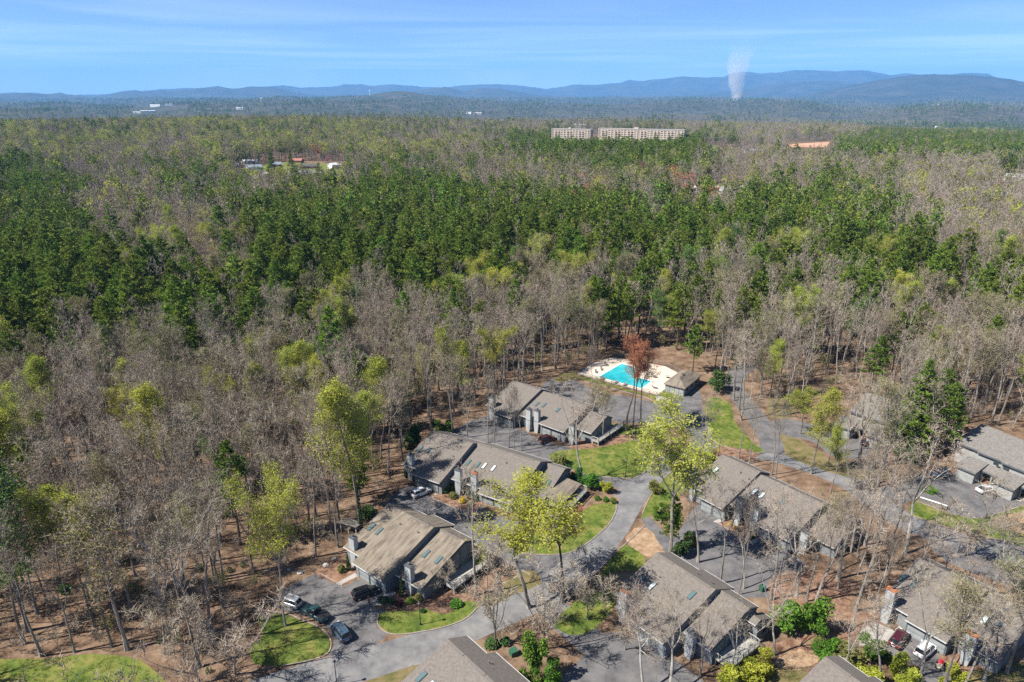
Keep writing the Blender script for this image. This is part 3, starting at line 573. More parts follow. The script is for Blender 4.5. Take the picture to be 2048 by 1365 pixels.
def lounge(p, rz, lab):
    r = thing('pool_lounger', lab, 'chair', (p[0],p[1],.092), rz)
    mb = MB(); mb.box(-.32,.32,-.9,.3,.3,.36); mb.build('seat', M['fence'], r); mb = MB(); mb.add([(-.32,.3,.3),(.32,.3,.3),(.32,.85,.75),(-.32,.85,.75),(-.32,.3,.36),(.32,.3,.36),(.32,.82,.8),(-.32,.82,.8)], [(0,3,2,1),(4,5,6,7),(0,1,5,4),(1,2,6,5),(2,3,7,6),(3,0,4,7)]); mb.build('backrest', M['fence'], r)
    for x in (-.28,.28):
        for y in (-.8,.2): mb = MB(); mb.box(x-.03,x+.03,y-.03,y+.03,0,.3); mb.build('leg', M['fence'], r)
for u, v, a, lab in ((-2.5,2.5,.6,'brown lounger at the near left corner of the pool'),(-2.2,5.5,.6,'brown lounger at the middle of the pool left side'),(-3,10,1.2,'brown lounger at the far left of the pool terrace'),(2,-1.3,.1,'left lounger of the three along the near pool edge'),(6.5,-1.4,.1,'middle lounger of the three along the near pool edge'),(9.5,-1.3,.0,'right lounger of the three along the near pool edge'),(3,15.6,2.9,'left lounger of the two beyond the far pool edge'),(7.2,15.8,3.0,'right lounger of the two beyond the far pool edge'),(17.5,2,1.8,'brown lounger between the pool and the pool house front')): lounge(PL(u,v), PT+a, lab)
# ------------------------------------------------------------------ vehicles
def paint(name, c, metal=.0): return mat(name, [c], 1, .28, metal=metal, spec=.5, coat=.6)
M['tyre'] = mat('tyre_rubber', [(.02,.02,.02)], 1, .9); M['rim'] = mat('alloy_rim', [(.35,.36,.37)], 1, .35, metal=.7); M['glass'] = glassy('car_glass', (.015,.02,.025), .04)
M['hl'] = mat('headlight_lens', [(.6,.62,.63)], 1, .1); M['tl'] = mat('tail_light_lens', [(.35,.01,.01)], 1, .2); M['plate'] = mat('number_plate', [(.6,.6,.58)], 1, .5); M['plastic'] = mat('black_trim', [(.02,.02,.022)], 1, .6)
def loft(mb, rings):
    o = len(mb.v); n = len(rings[0])
    for r in rings: mb.v += r
    for i in range(len(rings)-1):
        for k in range(n): mb.f.append((o+i*n+k, o+i*n+(k+1)%n, o+(i+1)*n+(k+1)%n, o+(i+1)*n+k))
    mb.f.append(tuple(o+k for k in range(n-1,-1,-1))); mb.f.append(tuple(o+(len(rings)-1)*n+k for k in range(n)))
def car(label, x, y, rz, pm, kind='suv', group=None, cat=None):
    sedan = kind == 'sedan'; pick = kind == 'pickup'
    L, W, H = (4.65,1.80,1.45) if sedan else ((5.3,1.92,1.8) if pick else (4.7,1.88,1.70))
    r = thing({'suv':'parked_suv','sedan':'parked_car','pickup':'parked_pickup'}[kind], label, cat or {'suv':'car','sedan':'car','pickup':'pickup'}[kind], (x,y,.02), rz, group)
    b = MB(); hw = W/2; belt = .93 if sedan else 1.05
    st = [(-.5,.80,.42,belt-.28),(-.485,.93,.30,belt-.02),(-.40,1,.24,belt),(-.1,1,.22,belt),(.18,1,.22,belt-.01),(.30,.99,.22,belt-.07),(.43,.94,.25,belt-.17),(.485,.86,.30,belt-.28),(.5,.76,.40,belt-.40)]
    if pick: st = [(-.5,.9,.45,belt-.15),(-.49,.97,.4,belt),(-.1,1,.3,belt),(.18,1,.3,belt),(.30,1,.3,belt-.03),(.44,.97,.32,belt-.07),(.49,.92,.4,belt-.15),(.5,.85,.45,belt-.3)]
    rings = []
    for fx, fw, z0, z1 in st:
        w = hw*fw; xx = fx*L; rings.append([(xx,-w*.9,z0),(xx,w*.9,z0),(xx,w,z0+.16),(xx,w*1.0,z1-.22),(xx,w*.95,z1-.06),(xx,w*.86,z1),(xx,-w*.86,z1),(xx,-w*.95,z1-.06),(xx,-w*1.0,z1-.22),(xx,-w,z0+.16)])
    loft(b, rings); body = b.build('body', pm, r, True)
    if sedan: c = [(-.36,.30,.24),]; base0, base1, top0, top1 = -.37*L, .24*L, -.20*L, .07*L
    elif pick: base0, base1, top0, top1 = -.12*L, .26*L, -.09*L, .13*L
    else: base0, base1, top0, top1 = -.475*L, .25*L, -.41*L, .10*L
    wb, wt = hw*.88, hw*.70; g = MB(); zb = belt-.03
    ring = lambda x0, x1, w, z: [(x0,-w*.9,z),(x0,w*.9,z),(x0+.12,w,z),(x1-.14,w,z),(x1,w*.8,z),(x1,-w*.8,z),(x1-.14,-w,z),(x0+.12,-w,z)]
    loft(g, [ring(base0,base1,wb,zb), ring((base0*.35+top0*.65),(base1*.4+top1*.6),(wb+wt)/2+.03,zb+(H-zb)*.55), ring(top0,top1,wt,H-.06)]); g.build('window', M['glass'], r, False)
    t = MB(); loft(t, [ring(top0-.03,top1+.05,wt+.03,H-.07), ring(top0+.02,top1,wt-.02,H-.01), ring(top0+.15,top1-.15,wt-.2,H+.01)]); rf = t.build('roof', pm, r, True)
    for s in (-1,1):
        for xa, xb, za, zc, wa, wc in ((base1-.05,top1,zb,H-.06,wb*.93,wt*.93),(base0+.06,top0+.05,zb,H-.06,wb*.95,wt*.95),((base0+base1)/2,(top0+top1)/2+.05,zb,H-.06,wb+.01,wt+.02)):
            pl = MB(); pl.tube([(xa,s*wa,za),(xb,s*wc,zc)], [.05,.05], 4); pl.build('pillar', pm, r)
    if not sedan and not pick:
        for s in (-1,1): mb = MB(); mb.tube([(top0+.2,s*(wt-.1),H+.07),(top1-.2,s*(wt-.1),H+.07)], [.025,.025], 4); mb.build('roof_rack', M['rim'], r)
    if pick: mb = MB(); mb.box(-.47*L,-.14*L,-hw*.78,hw*.78,belt-.005,belt+.012); mb.build('truck_bed', M['plastic'], r)
    for fx in (-.30, .31):
        for s in (-1,1):
            wr = .36 if not sedan else .33; w = inst('wheel', None, r, (fx*L, s*(hw-.10), wr))
            a = MB(); a.tube([(0,-.11,0),(0,.11,0)], [wr,wr], 14); a.build('tyre', M['tyre'], w); q = MB(); q.tube([(0,-.125*(s<0)+.0*(s>0),0),(0,.125*(s>0),0)], [wr*.62,wr*.62], 10); q.build('rim', M['rim'], w)
            ar = MB(); ar.tube([(fx*L,s*(hw-.14),wr+.03),(fx*L,s*(hw+.012),wr+.03)], [wr+.07,wr+.07], 14); ar.build('wheel_arch', M['plastic'], r)
    for s in (-1,1):
        mb = MB(); mb.box(.455*L,.488*L,s*hw*.62-.22,s*hw*.62+.2,belt-.38,belt-.24); mb.build('headlight', M['hl'], r)
        mb = MB(); mb.box(-.497*L,-.475*L,s*hw*.74-.14,s*hw*.74+.14,belt-.30,belt-.05); mb.build('tail_light', M['tl'], r)
        mb = MB(); mb.box(.12*L,.165*L,s*(hw+.08)-.09,s*(hw+.08)+.09,belt+.0,belt+.14); mb.build('wing_mirror', pm, r)
    mb = MB(); mb.box(-.507*L,-.497*L,-.26,.26,.55,.68); mb.build('number_plate', M['plate'], r)
    mb = MB(); mb.box(.492*L,.503*L,-.45,.45,.42,.56); mb.build('grille', M['plastic'], r)
    return r
def along(p, q):                                        # rear mark, front mark -> centre and heading
    a, b = G(*p), G(*q); return (a[0]+b[0])/2, (a[1]+b[1])/2, math.atan2(b[1]-a[1], b[0]-a[0])
P_white = paint('white_car_paint', (.72,.73,.74)); P_black = paint('black_car_paint', (.012,.012,.014)); P_silver = paint('silver_car_paint', (.34,.37,.40), .4)
P_blue = paint('slate_blue_car_paint', (.07,.12,.18), .3); P_teal = paint('dark_teal_car_paint', (.02,.055,.06)); P_red = paint('dark_red_car_paint', (.09,.012,.012)); P_plum = paint('maroon_car_paint', (.06,.008,.015)); P_grey = paint('grey_car_paint', (.10,.11,.12), .3); P_lb = paint('pale_blue_silver_paint', (.22,.28,.33), .4)
for label, p, q, pm, kind in [
  ('white SUV parked nose-in at the garage of the long condo', (827,996), (858,983), P_white, 'suv'),
  ('black SUV parked nose-in at the brown-roofed condo, a person behind it', (708,1199), (754,1183), P_black, 'suv'),
  ('silver SUV in the tree shade at the left end of the court', (598,1216), (560,1203), P_silver, 'suv'),
  ('dark teal pickup between the silver SUV and the slate blue SUV', (652,1244), (612,1222), P_teal, 'pickup'),
  ('slate blue SUV at the kerb of the circular lawn', (693,1284), (672,1256), P_blue, 'suv'),
  ('dark red car at the garage of the condo below the pool', (1083,887), (1105,879), P_red, 'suv'),
  ('grey SUV at the far end of the sandy walk', (1638,857), (1667,861), P_grey, 'suv'),
  ('dark plum car at the near end of the sandy walk', (1729,891), (1743,887), P_plum, 'sedan'),
  ('pale blue silver SUV in the right-hand court near the storage wing', (1893,951), (1864,954), P_lb, 'suv'),
  ('white sedan in the right-hand court near the right edge', (1958,986), (1983,981), P_white, 'sedan'),
  ('maroon SUV parked beside the paved pad at lower right', (1786,1297), (1806,1270), P_plum, 'suv'),
  ('white SUV parked at the garage at lower right, nearest the bottom edge', (1836,1318), (1864,1292), P_white, 'suv')]:
    x, y, h = along(p, q); car(label, x, y, h, pm, kind)
# ride-on mower by the mulch bed
mx_, my_ = G(1880,1334); mo = thing('riding_mower', 'small red and cream riding mower by the mulch bed at lower right', 'mower', (mx_,my_,.02), .9)
P_rm = paint('red_mower_paint', (.45,.03,.04)); P_cr = mat('cream_seat', [(.62,.56,.42)], 1, .6)
mb = MB(); loft(mb, [[(x,-w,z0),(x,w,z0),(x,w,z1-.1),(x,w*.7,z1),(x,-w*.7,z1),(x,-w,z1-.1)] for x,w,z0,z1 in ((-.2,.35,.3,.6),(.2,.36,.3,.85),(.8,.32,.3,.82),(.95,.24,.35,.65))]); mb.build('hood', P_rm, mo)
mb = MB(); loft(mb, [[(x,-w,z0),(x,w,z0),(x,w,z1),(x,-w,z1)] for x,w,z0,z1 in ((-1.0,.4,.35,.55),(-.6,.5,.3,.66),(-.15,.5,.25,.45))]); mb.build('rear_fender', P_cr, mo)
mb = MB(); mb.box(-.75,-.3,-.25,.25,.66,.78); mb.box(-.85,-.72,-.25,.25,.70,1.15); mb.build('seat', P_cr, mo)
mb = MB(); mb.tube([(.15,0,.8),(-.05,0,1.05)], [.03,.03], 5); mb.tube([(-.05+.05*math.sin(a)*.8,.2*math.cos(a),1.05+.18*math.sin(a)) for a in np.linspace(0,2*PI,10)], [.02]*10, 4); mb.build('steering_wheel', M['plastic'], mo)
for fx, rr in ((-.6,.3),(.65,.2)):
    for s in (-1,1): mb = MB(); mb.tube([(fx,s*.42,rr),(fx,s*.62,rr)], [rr,rr], 10); mb.build('wheel', M['tyre'], mo)
# ------------------------------------------------------------------ person by the black SUV
def person(x, y, rz):
    r = thing('person', 'person in dark red jacket and dark trousers standing behind the black SUV', 'person', (x,y,.02), rz)
    skin = mat('skin', [(.45,.26,.19)], 1, .6); cl = mat('dark_red_jacket', [(.20,.035,.03),(.26,.05,.04)], 4, .9); tr = mat('dark_trousers', [(.04,.04,.05)], 1, .9); hr = mat('brown_hair', [(.10,.05,.025)], 1, .8)
    me = bpy.data.meshes.new('body'); V = [(0,0,.95),(0,0,1.18),(0,.01,1.38),(0,0,1.50),(0,.02,1.60),(0,.04,1.70),(.20,0,1.42),(.27,.02,1.15),(.25,.14,.93),(.24,.2,.84),(-.20,0,1.42),(-.27,.0,1.15),(-.25,.10,.92),(-.24,.15,.83),(.10,0,.88),(.12,.02,.50),(.12,0,.08),(.13,.14,.04),(-.10,0,.88),(-.12,-.02,.50),(-.12,-.08,.08),(-.13,.06,.04)]
    Eg = [(0,1),(1,2),(2,3),(3,4),(4,5),(2,6),(6,7),(7,8),(8,9),(2,10),(10,11),(11,12),(12,13),(0,14),(14,15),(15,16),(16,17),(0,18),(18,19),(19,20),(20,21)]
    R = [.17,.15,.18,.065,.10,.09,.075,.055,.042,.04,.075,.055,.042,.04,.10,.075,.052,.045,.10,.075,.052,.045]
    me.from_pydata(V, Eg, []); o = bpy.data.objects.new('body', me); C.objects.link(o); o.parent = r
    o.modifiers.new('skin', 'SKIN'); sv = me.skin_vertices[0].data
    for i, q in enumerate(R): sv[i].radius = (q, q*.85)
    sv[0].use_root = True; s = o.modifiers.new('sub', 'SUBSURF'); s.levels = 2; s.render_levels = 2
    dg = bpy.context.evaluated_depsgraph_get(); ev = o.evaluated_get(dg); m2 = bpy.data.meshes.new_from_object(ev); o.modifiers.clear(); o.data = m2
    m2.materials.clear()
    for q in (cl, tr, skin): m2.materials.append(q)
    for p in m2.polygons:
        c = p.center; p.material_index = 2 if (c.z > 1.49 or (abs(c.x) > .2 and c.z < .92)) else (1 if c.z < .92 else 0)
    m2.shade_smooth()
    mb = MB(); mb.tube([(0,-.0,1.63),(0,.0,1.69),(0,.01,1.76),(0,.03,1.80)], [.108,.112,.10,.04], 12); mb.build('hair', hr, r, True)
    for s in (-1,1):
        mb = MB(); mb.tube([(s*.035,.125,1.655),(s*.035,.137,1.655)], [.014,.01], 6); mb.build('eye', tr, r)
        h = inst('hand', None, r, (s*.24,.2 if s>0 else .15,.84))
        for k in range(4): mb = MB(); mb.tube([(s*(-.02+.018*k),.01*k,-.02),(s*(-.02+.018*k),.02+.01*k,-.075),(s*(-.02+.018*k)-.01*s,.045+.01*k,-.105+.006*abs(k-1))], [.010,.009,.007], 5); mb.build('finger', skin, h)
        mb = MB(); mb.tube([(-s*.035,.02,0),(-s*.06,.05,-.03),(-s*.055,.07,-.06)], [.012,.01,.008], 5); mb.build('thumb', skin, h)
    mb = MB(); mb.tube([(0,.12,1.63),(0,.15,1.615),(0,.12,1.60)], [.008,.02,.008], 5); mb.build('nose', skin, r)
person(*G(738,1208), 2.2)
# ------------------------------------------------------------------ small fittings
def lamp_post(p, label, h=4.2):
    x, y = G(*p); r = thing('lamp_post', label, 'street lamp', (x,y,0)); mb = MB(); mb.lathe([(.16,0),(.16,.35),(.075,.5),(.055,h)], 8); mb.build('post', M['metal'], r)
    mb = MB(); mb.lathe([(.10,h),(.17,h+.06),(.22,h+.42)], 6); l = mb.build('lantern', M['lampglass'], r); mb = MB(); mb.lathe([(.28,h+.42),(.20,h+.52),(.05,h+.66),(.02,h+.76)], 6); mb.build('lamp_cap', M['metal'], l)
lamp_post((841,1250), 'black lamp post on the lawn in front of the brown-roofed condo'); lamp_post((674,1372), 'black lamp post at the bottom edge beside the road')
lamp_post((1251,954), 'black lamp post on the lawn below the yellow-green tree'); lamp_post((1437,912), 'black lamp post by the junction above the right-hand condo')
def utility(p, label, m, s=(.55,.5,.9)):
    x, y = G(*p); r = thing('utility_box', label, 'utility box', (x,y,0), .5); mb = MB(); mb.box(-s[0],s[0],-s[1],s[1],0,s[2]); mb.build('cabinet', m, r); mb = MB(); mb.box(-s[0]-.05,s[0]+.05,-s[1]-.05,s[1]+.05,s[2],s[2]+.07); mb.build('lid', m, r)
    mb = MB(); mb.box(-.05,.05,-s[1]-.04,-s[1]-.002,.4,.5); mb.build('latch', M['metal'], r)
M['ugreen'] = mat('utility_green', [(.03,.10,.06)], 1, .6)
utility((1027,1310), 'dark green utility box near the bottom edge', M['ugreen']); utility((1524,1182), 'green bin at the edge of the court behind the rust-chimney condo', M['ugreen'], (.4,.35,1.0))
# screen wall of the right-hand court
a, b = G(1838,1003), G(1893,1021); L = math.dist(a,b); r = thing('screen_wall', 'low screen wall with a white top rail beside the right-hand court', 'wall', (*a,0), math.atan2(b[1]-a[1],b[0]-a[0]))
mb = MB(); mb.box(0,L,-.09,.09,0,1.0); mb.build('panel', M['fence'], r); mb = MB(); mb.box(-.05,L+.05,-.15,.15,1.0,1.12); mb.build('top_rail', M['white'], r)
for k in range(5): mb = MB(); mb.box(k*L/4-.12,k*L/4+.12,.092,.3,0,1.0); mb.build('post', M['fence'], r)
# weathered lean-to at the wood's edge
x, y = G(698,1068); r = thing('lean_to_shed', 'small weathered lean-to of grey boards at the edge of the wood', 'shed', (x,y,0), -.4)
for u in (-1.8,0,1.8): mb = MB(); mb.box(u-.1,u+.1,-.1,.1,0,2.3); mb.build('post', M['deckwood'], r)
for k in range(9): mb = MB(); mb.box(-1.95+k*.44,-1.54+k*.44,1.6,1.66,0,1.75+.06*(k%3)); mb.build('board', M['deckwood'], r)
mb = MB(); slab_roof(mb, -2.2, 2.2, -.5, 2.42, 2.0, 1.95, .1); mb.build('roof', M['fence'], r)
# rocks and kerb stops in the beds
M['rock'] = mat('pale_rock', [(.30,.28,.26),(.48,.46,.43)], 2, .9)
def rock(p, s, label, i, grp=None):
    bm = bmesh.new(); bmesh.ops.create_icosphere(bm, subdivisions=2, radius=s); rr = random.Random(i)
    for v in bm.verts: v.co *= rr.uniform(.8,1.15); v.co.z = max(v.co.z*.6, -s*.2)
    me = bpy.data.meshes.new('rock'); bm.to_mesh(me); bm.free(); me.materials.append(M['rock']); x, y = G(*p); o = inst('rock', me, None, (x,y,s*.15)); tag(o, label, 'rock', grp)
for i, (p, s, lab) in enumerate([((600,1147),.55,'pale rock on the leaf litter left of the arborvitae'),((651,1132),.6,'largest pale rock in the wood left of the brown-roofed condo'),((577,1140),.35,'small pale rock furthest left at the wood edge'),((668,1118),.4,'pale rock nearest the left chimney of the brown-roofed condo'),((866,996),.3,'front rock of the row edging the long condo bed'),((872,990),.35,'second rock of the row edging the long condo bed'),((880,985),.3,'third rock of the row edging the long condo bed'),((890,981),.28,'rearmost rock of the row edging the long condo bed'),((757,1168),.3,'small rock by the garage of the brown-roofed condo'),((1905,1322),.3,'pale rock in the bed by the riding mower')]):
    rock(p, s, lab, i)
for p, lab in (((862,1003),'concrete wheel stop by the white SUV of the long condo'),((990,1036),'concrete wheel stop in the shared court under the yellow-green tree')):
    x, y = G(*p); mb = MB(); mb.box(-.9,.9,-.09,.09,0,.13); o = mb.build('wheel_stop', M['kerb']); o.location = (x,y,.012); o.rotation_euler = (0,0,-.5); tag(o, lab, 'wheel stop')
# ------------------------------------------------------------------ trees: prototypes
def bezier_path(p, d, L, n, up, rng, wob=.12):
    pts = [Vector(p)]; d = Vector(d).normalized()
    for i in range(n):
        d = (d + Vector((rng.gauss(0,wob), rng.gauss(0,wob), rng.gauss(0,wob)+up))).normalized(); pts.append(pts[-1]+d*(L/n))
    return pts
def perp(d, rng):
    e = d.cross(Vector((rng.gauss(0,1), rng.gauss(0,1), rng.gauss(0,1)))); return e.normalized() if e.length > 1e-5 else Vector((1,0,0))
def blade(mb, p, q, w, rng):                             # one tapering twig
    d = q-p; s = perp(d, rng)*w; o = len(mb.v); mb.v += [tuple(p-s), tuple(p+s), tuple(q)]; mb.f.append((o,o+1,o+2))
def leaf_at(mb, p, s, rng):
    a = Vector((rng.gauss(0,1), rng.gauss(0,1), rng.gauss(0,.7))).normalized(); b = perp(a, rng); a = a*s; b = b*s*.62; o = len(mb.v)
    mb.v += [tuple(p-a), tuple(p-b*.9+a*.1), tuple(p+a), tuple(p+b*.9-a*.1)]; mb.f.append((o,o+1,o+2,o+3))
def broadleaf(seed, H=22.0, clear=.42, spread=4.2, nl=15, twig=.045, detail=1.0, leaf=0, lsize=.3, r0=.27, fork=None, lean=0, tsides=6, lfrac=1.0, lo=.36):
    """trunk+limbs, twigs, leaves as three mesh builders"""
    rng = random.Random(seed); T, B, Lf = MB(), MB(), MB()
    leaders = []
    n = 9; base = bezier_path((0,0,-.3), (lean,0,1), H*(clear+.08 if fork else 1.0), n, .02, rng, .05)
    hf = H*(clear+.08)
    if fork:
        T.tube([tuple(q) for q in base], [r0*(1.5 if i == 0 else 1-.4*i/n) for i in range(n+1)], tsides)
        for k in range(fork):
            a = 2*PI*k/fork+rng.uniform(-.5,.5); d = Vector((math.cos(a)*.38, math.sin(a)*.38, 1)); lp = bezier_path(base[-1], d, H-hf, 7, .05, rng, .09)
            T.tube([tuple(q) for q in lp], [r0*.58*(1-.88*i/7) for i in range(8)], 4); leaders.append((lp, 0.05, r0*.58))
    else:
        T.tube([tuple(q) for q in base], [r0*(1.5 if i == 0 else 1-.90*(i/n)**1.1) for i in range(n+1)], tsides); leaders.append((base, clear, r0))
    nlim = int(nl*detail**.5)
    for lp, c0, rr in leaders:
        m = max(3, nlim//len(leaders))
        for k in range(m):
            f = c0+(1-c0)*(k+rng.random())/m*.97; x = f*(len(lp)-1); i = min(int(x), len(lp)-2); p = lp[i].lerp(lp[i+1], x-i)
            hh = (p.z/H-clear)/(1-clear); shape = max(.22, math.sin(PI*min(1,max(.0,hh*.78+.22)))**.8)
            a = k*2.4+rng.uniform(-.6,.6); el = rng.uniform(.55,1.05)+.3*max(hh,0); d = Vector((math.cos(a)*math.cos(el), math.sin(a)*math.cos(el), math.sin(el)))
            Ll = spread*shape*rng.uniform(.75,1.25); lr = rr*.27*(1-.6*max(hh,0)); path = bezier_path(p, d, Ll, 5, .09, rng, .13)
            T.tube([tuple(q) for q in path], [max(lr*(1-.85*j/5),.014) for j in range(6)], 3, False)
            nb = max(3, int(8*detail))
            for b in range(nb):
                t = .22+.78*(b+rng.random())/nb; x2 = min(t,.999)*5; j = int(x2); bp = path[j].lerp(path[j+1], x2-j); dd = (path[j+1]-path[j]).normalized()
                bd = (dd*.7+perp(dd, rng)*.8+Vector((0,0,.25))).normalized(); bl = Ll*rng.uniform(.22,.42)*(1.15-.5*t)+.3
                bpth = bezier_path(bp, bd, bl, 2, .10, rng, .18)
                for q in range(2): 
                    if detail >= .9: blade(B, bpth[q], bpth[q+1], twig*1.1, rng)
                    else: blade(B, bpth[q], bpth[q+1], twig*1.3, rng)
                nt_ = max(2, int(6*detail))
                for c in range(nt_):
                    t3 = (c+rng.random())/nt_*2; j3 = min(int(t3),1); tp = bpth[j3].lerp(bpth[j3+1], t3-j3); td = (bd*.6+perp(bd, rng)*.8+Vector((0,0,.3))).normalized(); tl = rng.uniform(.45,1.1)*min(1.2, .5+bl*.4)
                    q = tp+td*tl; blade(B, tp, q, twig*.75, rng)
                    if detail >= .9:
                        for e in range(2): blade(B, tp.lerp(q,.3+.3*e), tp.lerp(q,.3+.3*e)+(td*.6+perp(td,rng)*.7).normalized()*tl*.55, twig*.5, rng)
                    if leaf and rng.random() < lfrac:
                        for e in range(leaf): leaf_at(Lf, q+Vector((rng.gauss(0,lo),rng.gauss(0,lo),rng.gauss(0,lo*.8)))-td*rng.random()*tl*.5, lsize*rng.uniform(.6,1.25), rng)
    return T, B, Lf
def pine(seed, H=24.0, R=4.3, c0=.30, whorls=16, per=7, tufts=4, blades=17, size=1.0, ragged=.3, power=.66, bw=.15):
    rng = random.Random(seed); T, N = MB(), MB()
    tp = bezier_path((0,0,-.3), (0,0,1), H, 6, .05, rng, .02)
    T.tube([tuple(q) for q in tp], [.30*(1-.93*i/6)+.015 for i in range(7)], 5)
    skew = rng.uniform(0, 2*PI)
    def tuft(c, out, r):
        for k in range(blades):
            o_ = (out*.7+Vector((rng.gauss(0,.8), rng.gauss(0,.8), rng.gauss(.35,.55)))).normalized(); l = r*rng.uniform(.7,1.2); wd = perp(o_, rng)*(l*bw); o = len(N.v)
            N.v += [tuple(c), tuple(c+o_*.5*l+wd), tuple(c+o_*l), tuple(c+o_*.5*l-wd)]; N.f.append((o,o+1,o+2,o+3))
    for w in range(whorls):
        f = min(max(c0+(1-c0)*(w+rng.uniform(-.3,.3))/(whorls-.6), c0), .985); z = f*H; g = (f-c0)/(1-c0)
        Lw = R*(max(0,1-g)**power)*(.60+.40*min(1,g*3))*rng.uniform(1-ragged,1+ragged*.5)+.3; a0 = rng.uniform(0, 2*PI); nb = max(3, int(per*rng.uniform(.7,1.2)*(1-.35*g)))
        for b in range(nb):
            if rng.random() < .12: continue
            a = a0+2*PI*b/nb+rng.uniform(-.4,.4); L = Lw*rng.uniform(.6,1.2)*(1+.18*math.cos(a-skew)); el = .02+.65*g+rng.uniform(-.12,.2)
            d = Vector((math.cos(a)*math.cos(el), math.sin(a)*math.cos(el), math.sin(el))); p0 = Vector((0,0,z)); side = Vector((-math.sin(a), math.cos(a), 0))
            e1 = p0+d*L; T.tube([tuple(p0), tuple(e1)], [.06,.012], 3, False); nt_ = max(1, round(tufts*(.35+.75*L/R)))
            for s in range(nt_):
                t = 1-.72*(s+.4*rng.random())/max(1,nt_); c = p0+d*(L*t)+side*rng.gauss(0,.16*L*(1.2-t))+Vector((0,0,rng.gauss(.05,.12))); tuft(c, d, size*rng.uniform(.75,1.15)*(1 if g < .85 else .7))
    tuft(Vector(tp[-1]), Vector((0,0,1)), size*.9)
    return T, N
def shrub_mesh(seed, rx, rz, n, size, shape='round'):
    rng = random.Random(seed); L = MB(); bumps = [(rng.uniform(0,2*PI), rng.uniform(-.2,1.2), rng.uniform(.1,.28)) for _ in range(7)]
    for i in range(n):
        a = rng.uniform(0,2*PI); h = rng.random()
        if shape == 'cone': r = rx*(1-h)**.7*(.35+.65*min(1,h*5)); z = h*rz
        else: r = rx*math.sqrt(max(0,1-(2*h-.85)**2/1.35)); z = h*rz
        k = 1
        for ba, bh, bs in bumps: k += bs*math.exp(-((math.cos(a-ba)-1)**2*3+(h-bh*.8)**2*9))-.08
        r *= k*rng.uniform(.72,1.02); leaf_at(L, Vector((r*math.cos(a), r*math.sin(a), max(z*(1+.1*(k-1)),.04))), size*rng.uniform(.6,1.2), rng)
    return L
def clump_mesh(seed, rx, rz, n, size):
    rng = random.Random(seed); L = MB(); k = 9; blobs = []
    for i in range(k):
        a = rng.uniform(0,2*PI); r = rx*rng.uniform(.15,.72); z = rz*rng.uniform(.18,.80); blobs.append((r*math.cos(a), r*math.sin(a), z, rx*rng.uniform(.28,.52)*(1.15-.4*z/rz)))
    for i in range(n):
        bx_, by_, bz, br = rng.choice(blobs); d = Vector((rng.gauss(0,1), rng.gauss(0,1), rng.gauss(.1,1))).normalized(); p = Vector((bx_,by_,bz))+Vector((d.x*br, d.y*br, d.z*br*1.15))*rng.uniform(.55,1.08); p.z = max(p.z, .05); leaf_at(L, p, size*rng.uniform(.55,1.25), rng)
    return L
def stems_mesh(seed, rx, rz, k=6):
    rng = random.Random(seed); T = MB()
    for i in range(k):
        a = rng.uniform(0,2*PI); T.tube([tuple(q) for q in bezier_path((0,0,-.1), (math.cos(a)*.5*rx/rz, math.sin(a)*.5*rx/rz, 1), rz*.8, 3, .05, rng)], [.05,.04,.03,.012], 4, False)
    return T
PROTO = {}
def proto(kind, crown_m, bark_m, T, B, Lf=None, leaf_m=None):
    tm = T.mesh(kind+'_trunk', M[bark_m]); cm = bpy.data.meshes.new(kind+'_crown'); v = list(B.v); f = list(B.f); o = len(v); nb = len(f)
    if Lf is not None: v += Lf.v; f += [tuple(i+o for i in q) for q in Lf.f]
    cm.from_pydata(v, [], f); cm.materials.append(M[crown_m])
    if Lf is not None and Lf.f:
        cm.materials.append(M[leaf_m]); idx = np.zeros(len(f), np.int32); idx[nb:] = 1; cm.polygons.foreach_set('material_index', idx)
    PROTO.setdefault(kind, []).append((tm, cm))
for s in range(6): T,B,_ = broadleaf(100+s, H=[22,20,24,21,23,19][s], clear=[.42,.38,.48,.40,.45,.35][s], spread=[5.2,5.8,4.8,5.6,5.2,5.4][s], nl=[14,14,13,15,14,13][s], twig=.034, r0=.24, fork=[None,3,None,2,None,3][s]); proto('bare', 'twig', 'bark', T, B)
for s in range(3): T,B,_ = broadleaf(150+s, H=22, clear=.36, spread=6.2, nl=18, twig=.036, fork=[3,4,None][s], r0=.23); proto('bare_pale', 'twig', 'bark_pale', T, B)
for s in range(3): T,B,_ = broadleaf(180+s, H=9, clear=.12, spread=2.2, nl=16, fork=[4,5,3][s], r0=.10, twig=.03); proto('sapling', 'twig', 'bark', T, B)
for s in range(3): T,B,L = broadleaf(200+s, H=20, clear=.38, spread=4.4, nl=26, r0=.21, fork=[None,3,2][s], leaf=9, lsize=.125); proto('yellow', 'twig', 'bark', T, B, L, 'leaf_y')
for s in range(3): T,B,L = broadleaf(220+s, H=20, clear=.38, spread=4.5, nl=24, r0=.22, fork=[None,3,2][s], leaf=4, lsize=.105, lfrac=.8); proto('olive', 'twig', 'bark', T, B, L, 'leaf_o')
for s in range(2): T,B,L = broadleaf(240+s, H=18, clear=.30, spread=4.2, nl=26, r0=.21, fork=[None,3][s], leaf=7, lsize=.13); proto('green', 'twig', 'bark', T, B, L, 'leaf_g')
for s in range(2): T,B,L = broadleaf(260+s, H=21, clear=.52, spread=3.9, nl=24, r0=.23, fork=[3,2][s], leaf=3, lsize=.105); proto('redbud', 'twig_red', 'bark_dark', T, B, L, 'leaf_r')
for s in range(6): T,Nn = pine(300+s, H=[24,22,26,23,21,25][s], R=[5.4,5.0,5.2,6.0,4.6,5.6][s], c0=[.36,.30,.42,.38,.26,.40][s], ragged=[.25,.35,.4,.3,.25,.35][s]); proto('pine', 'needle', 'bark_dark', T, Nn)
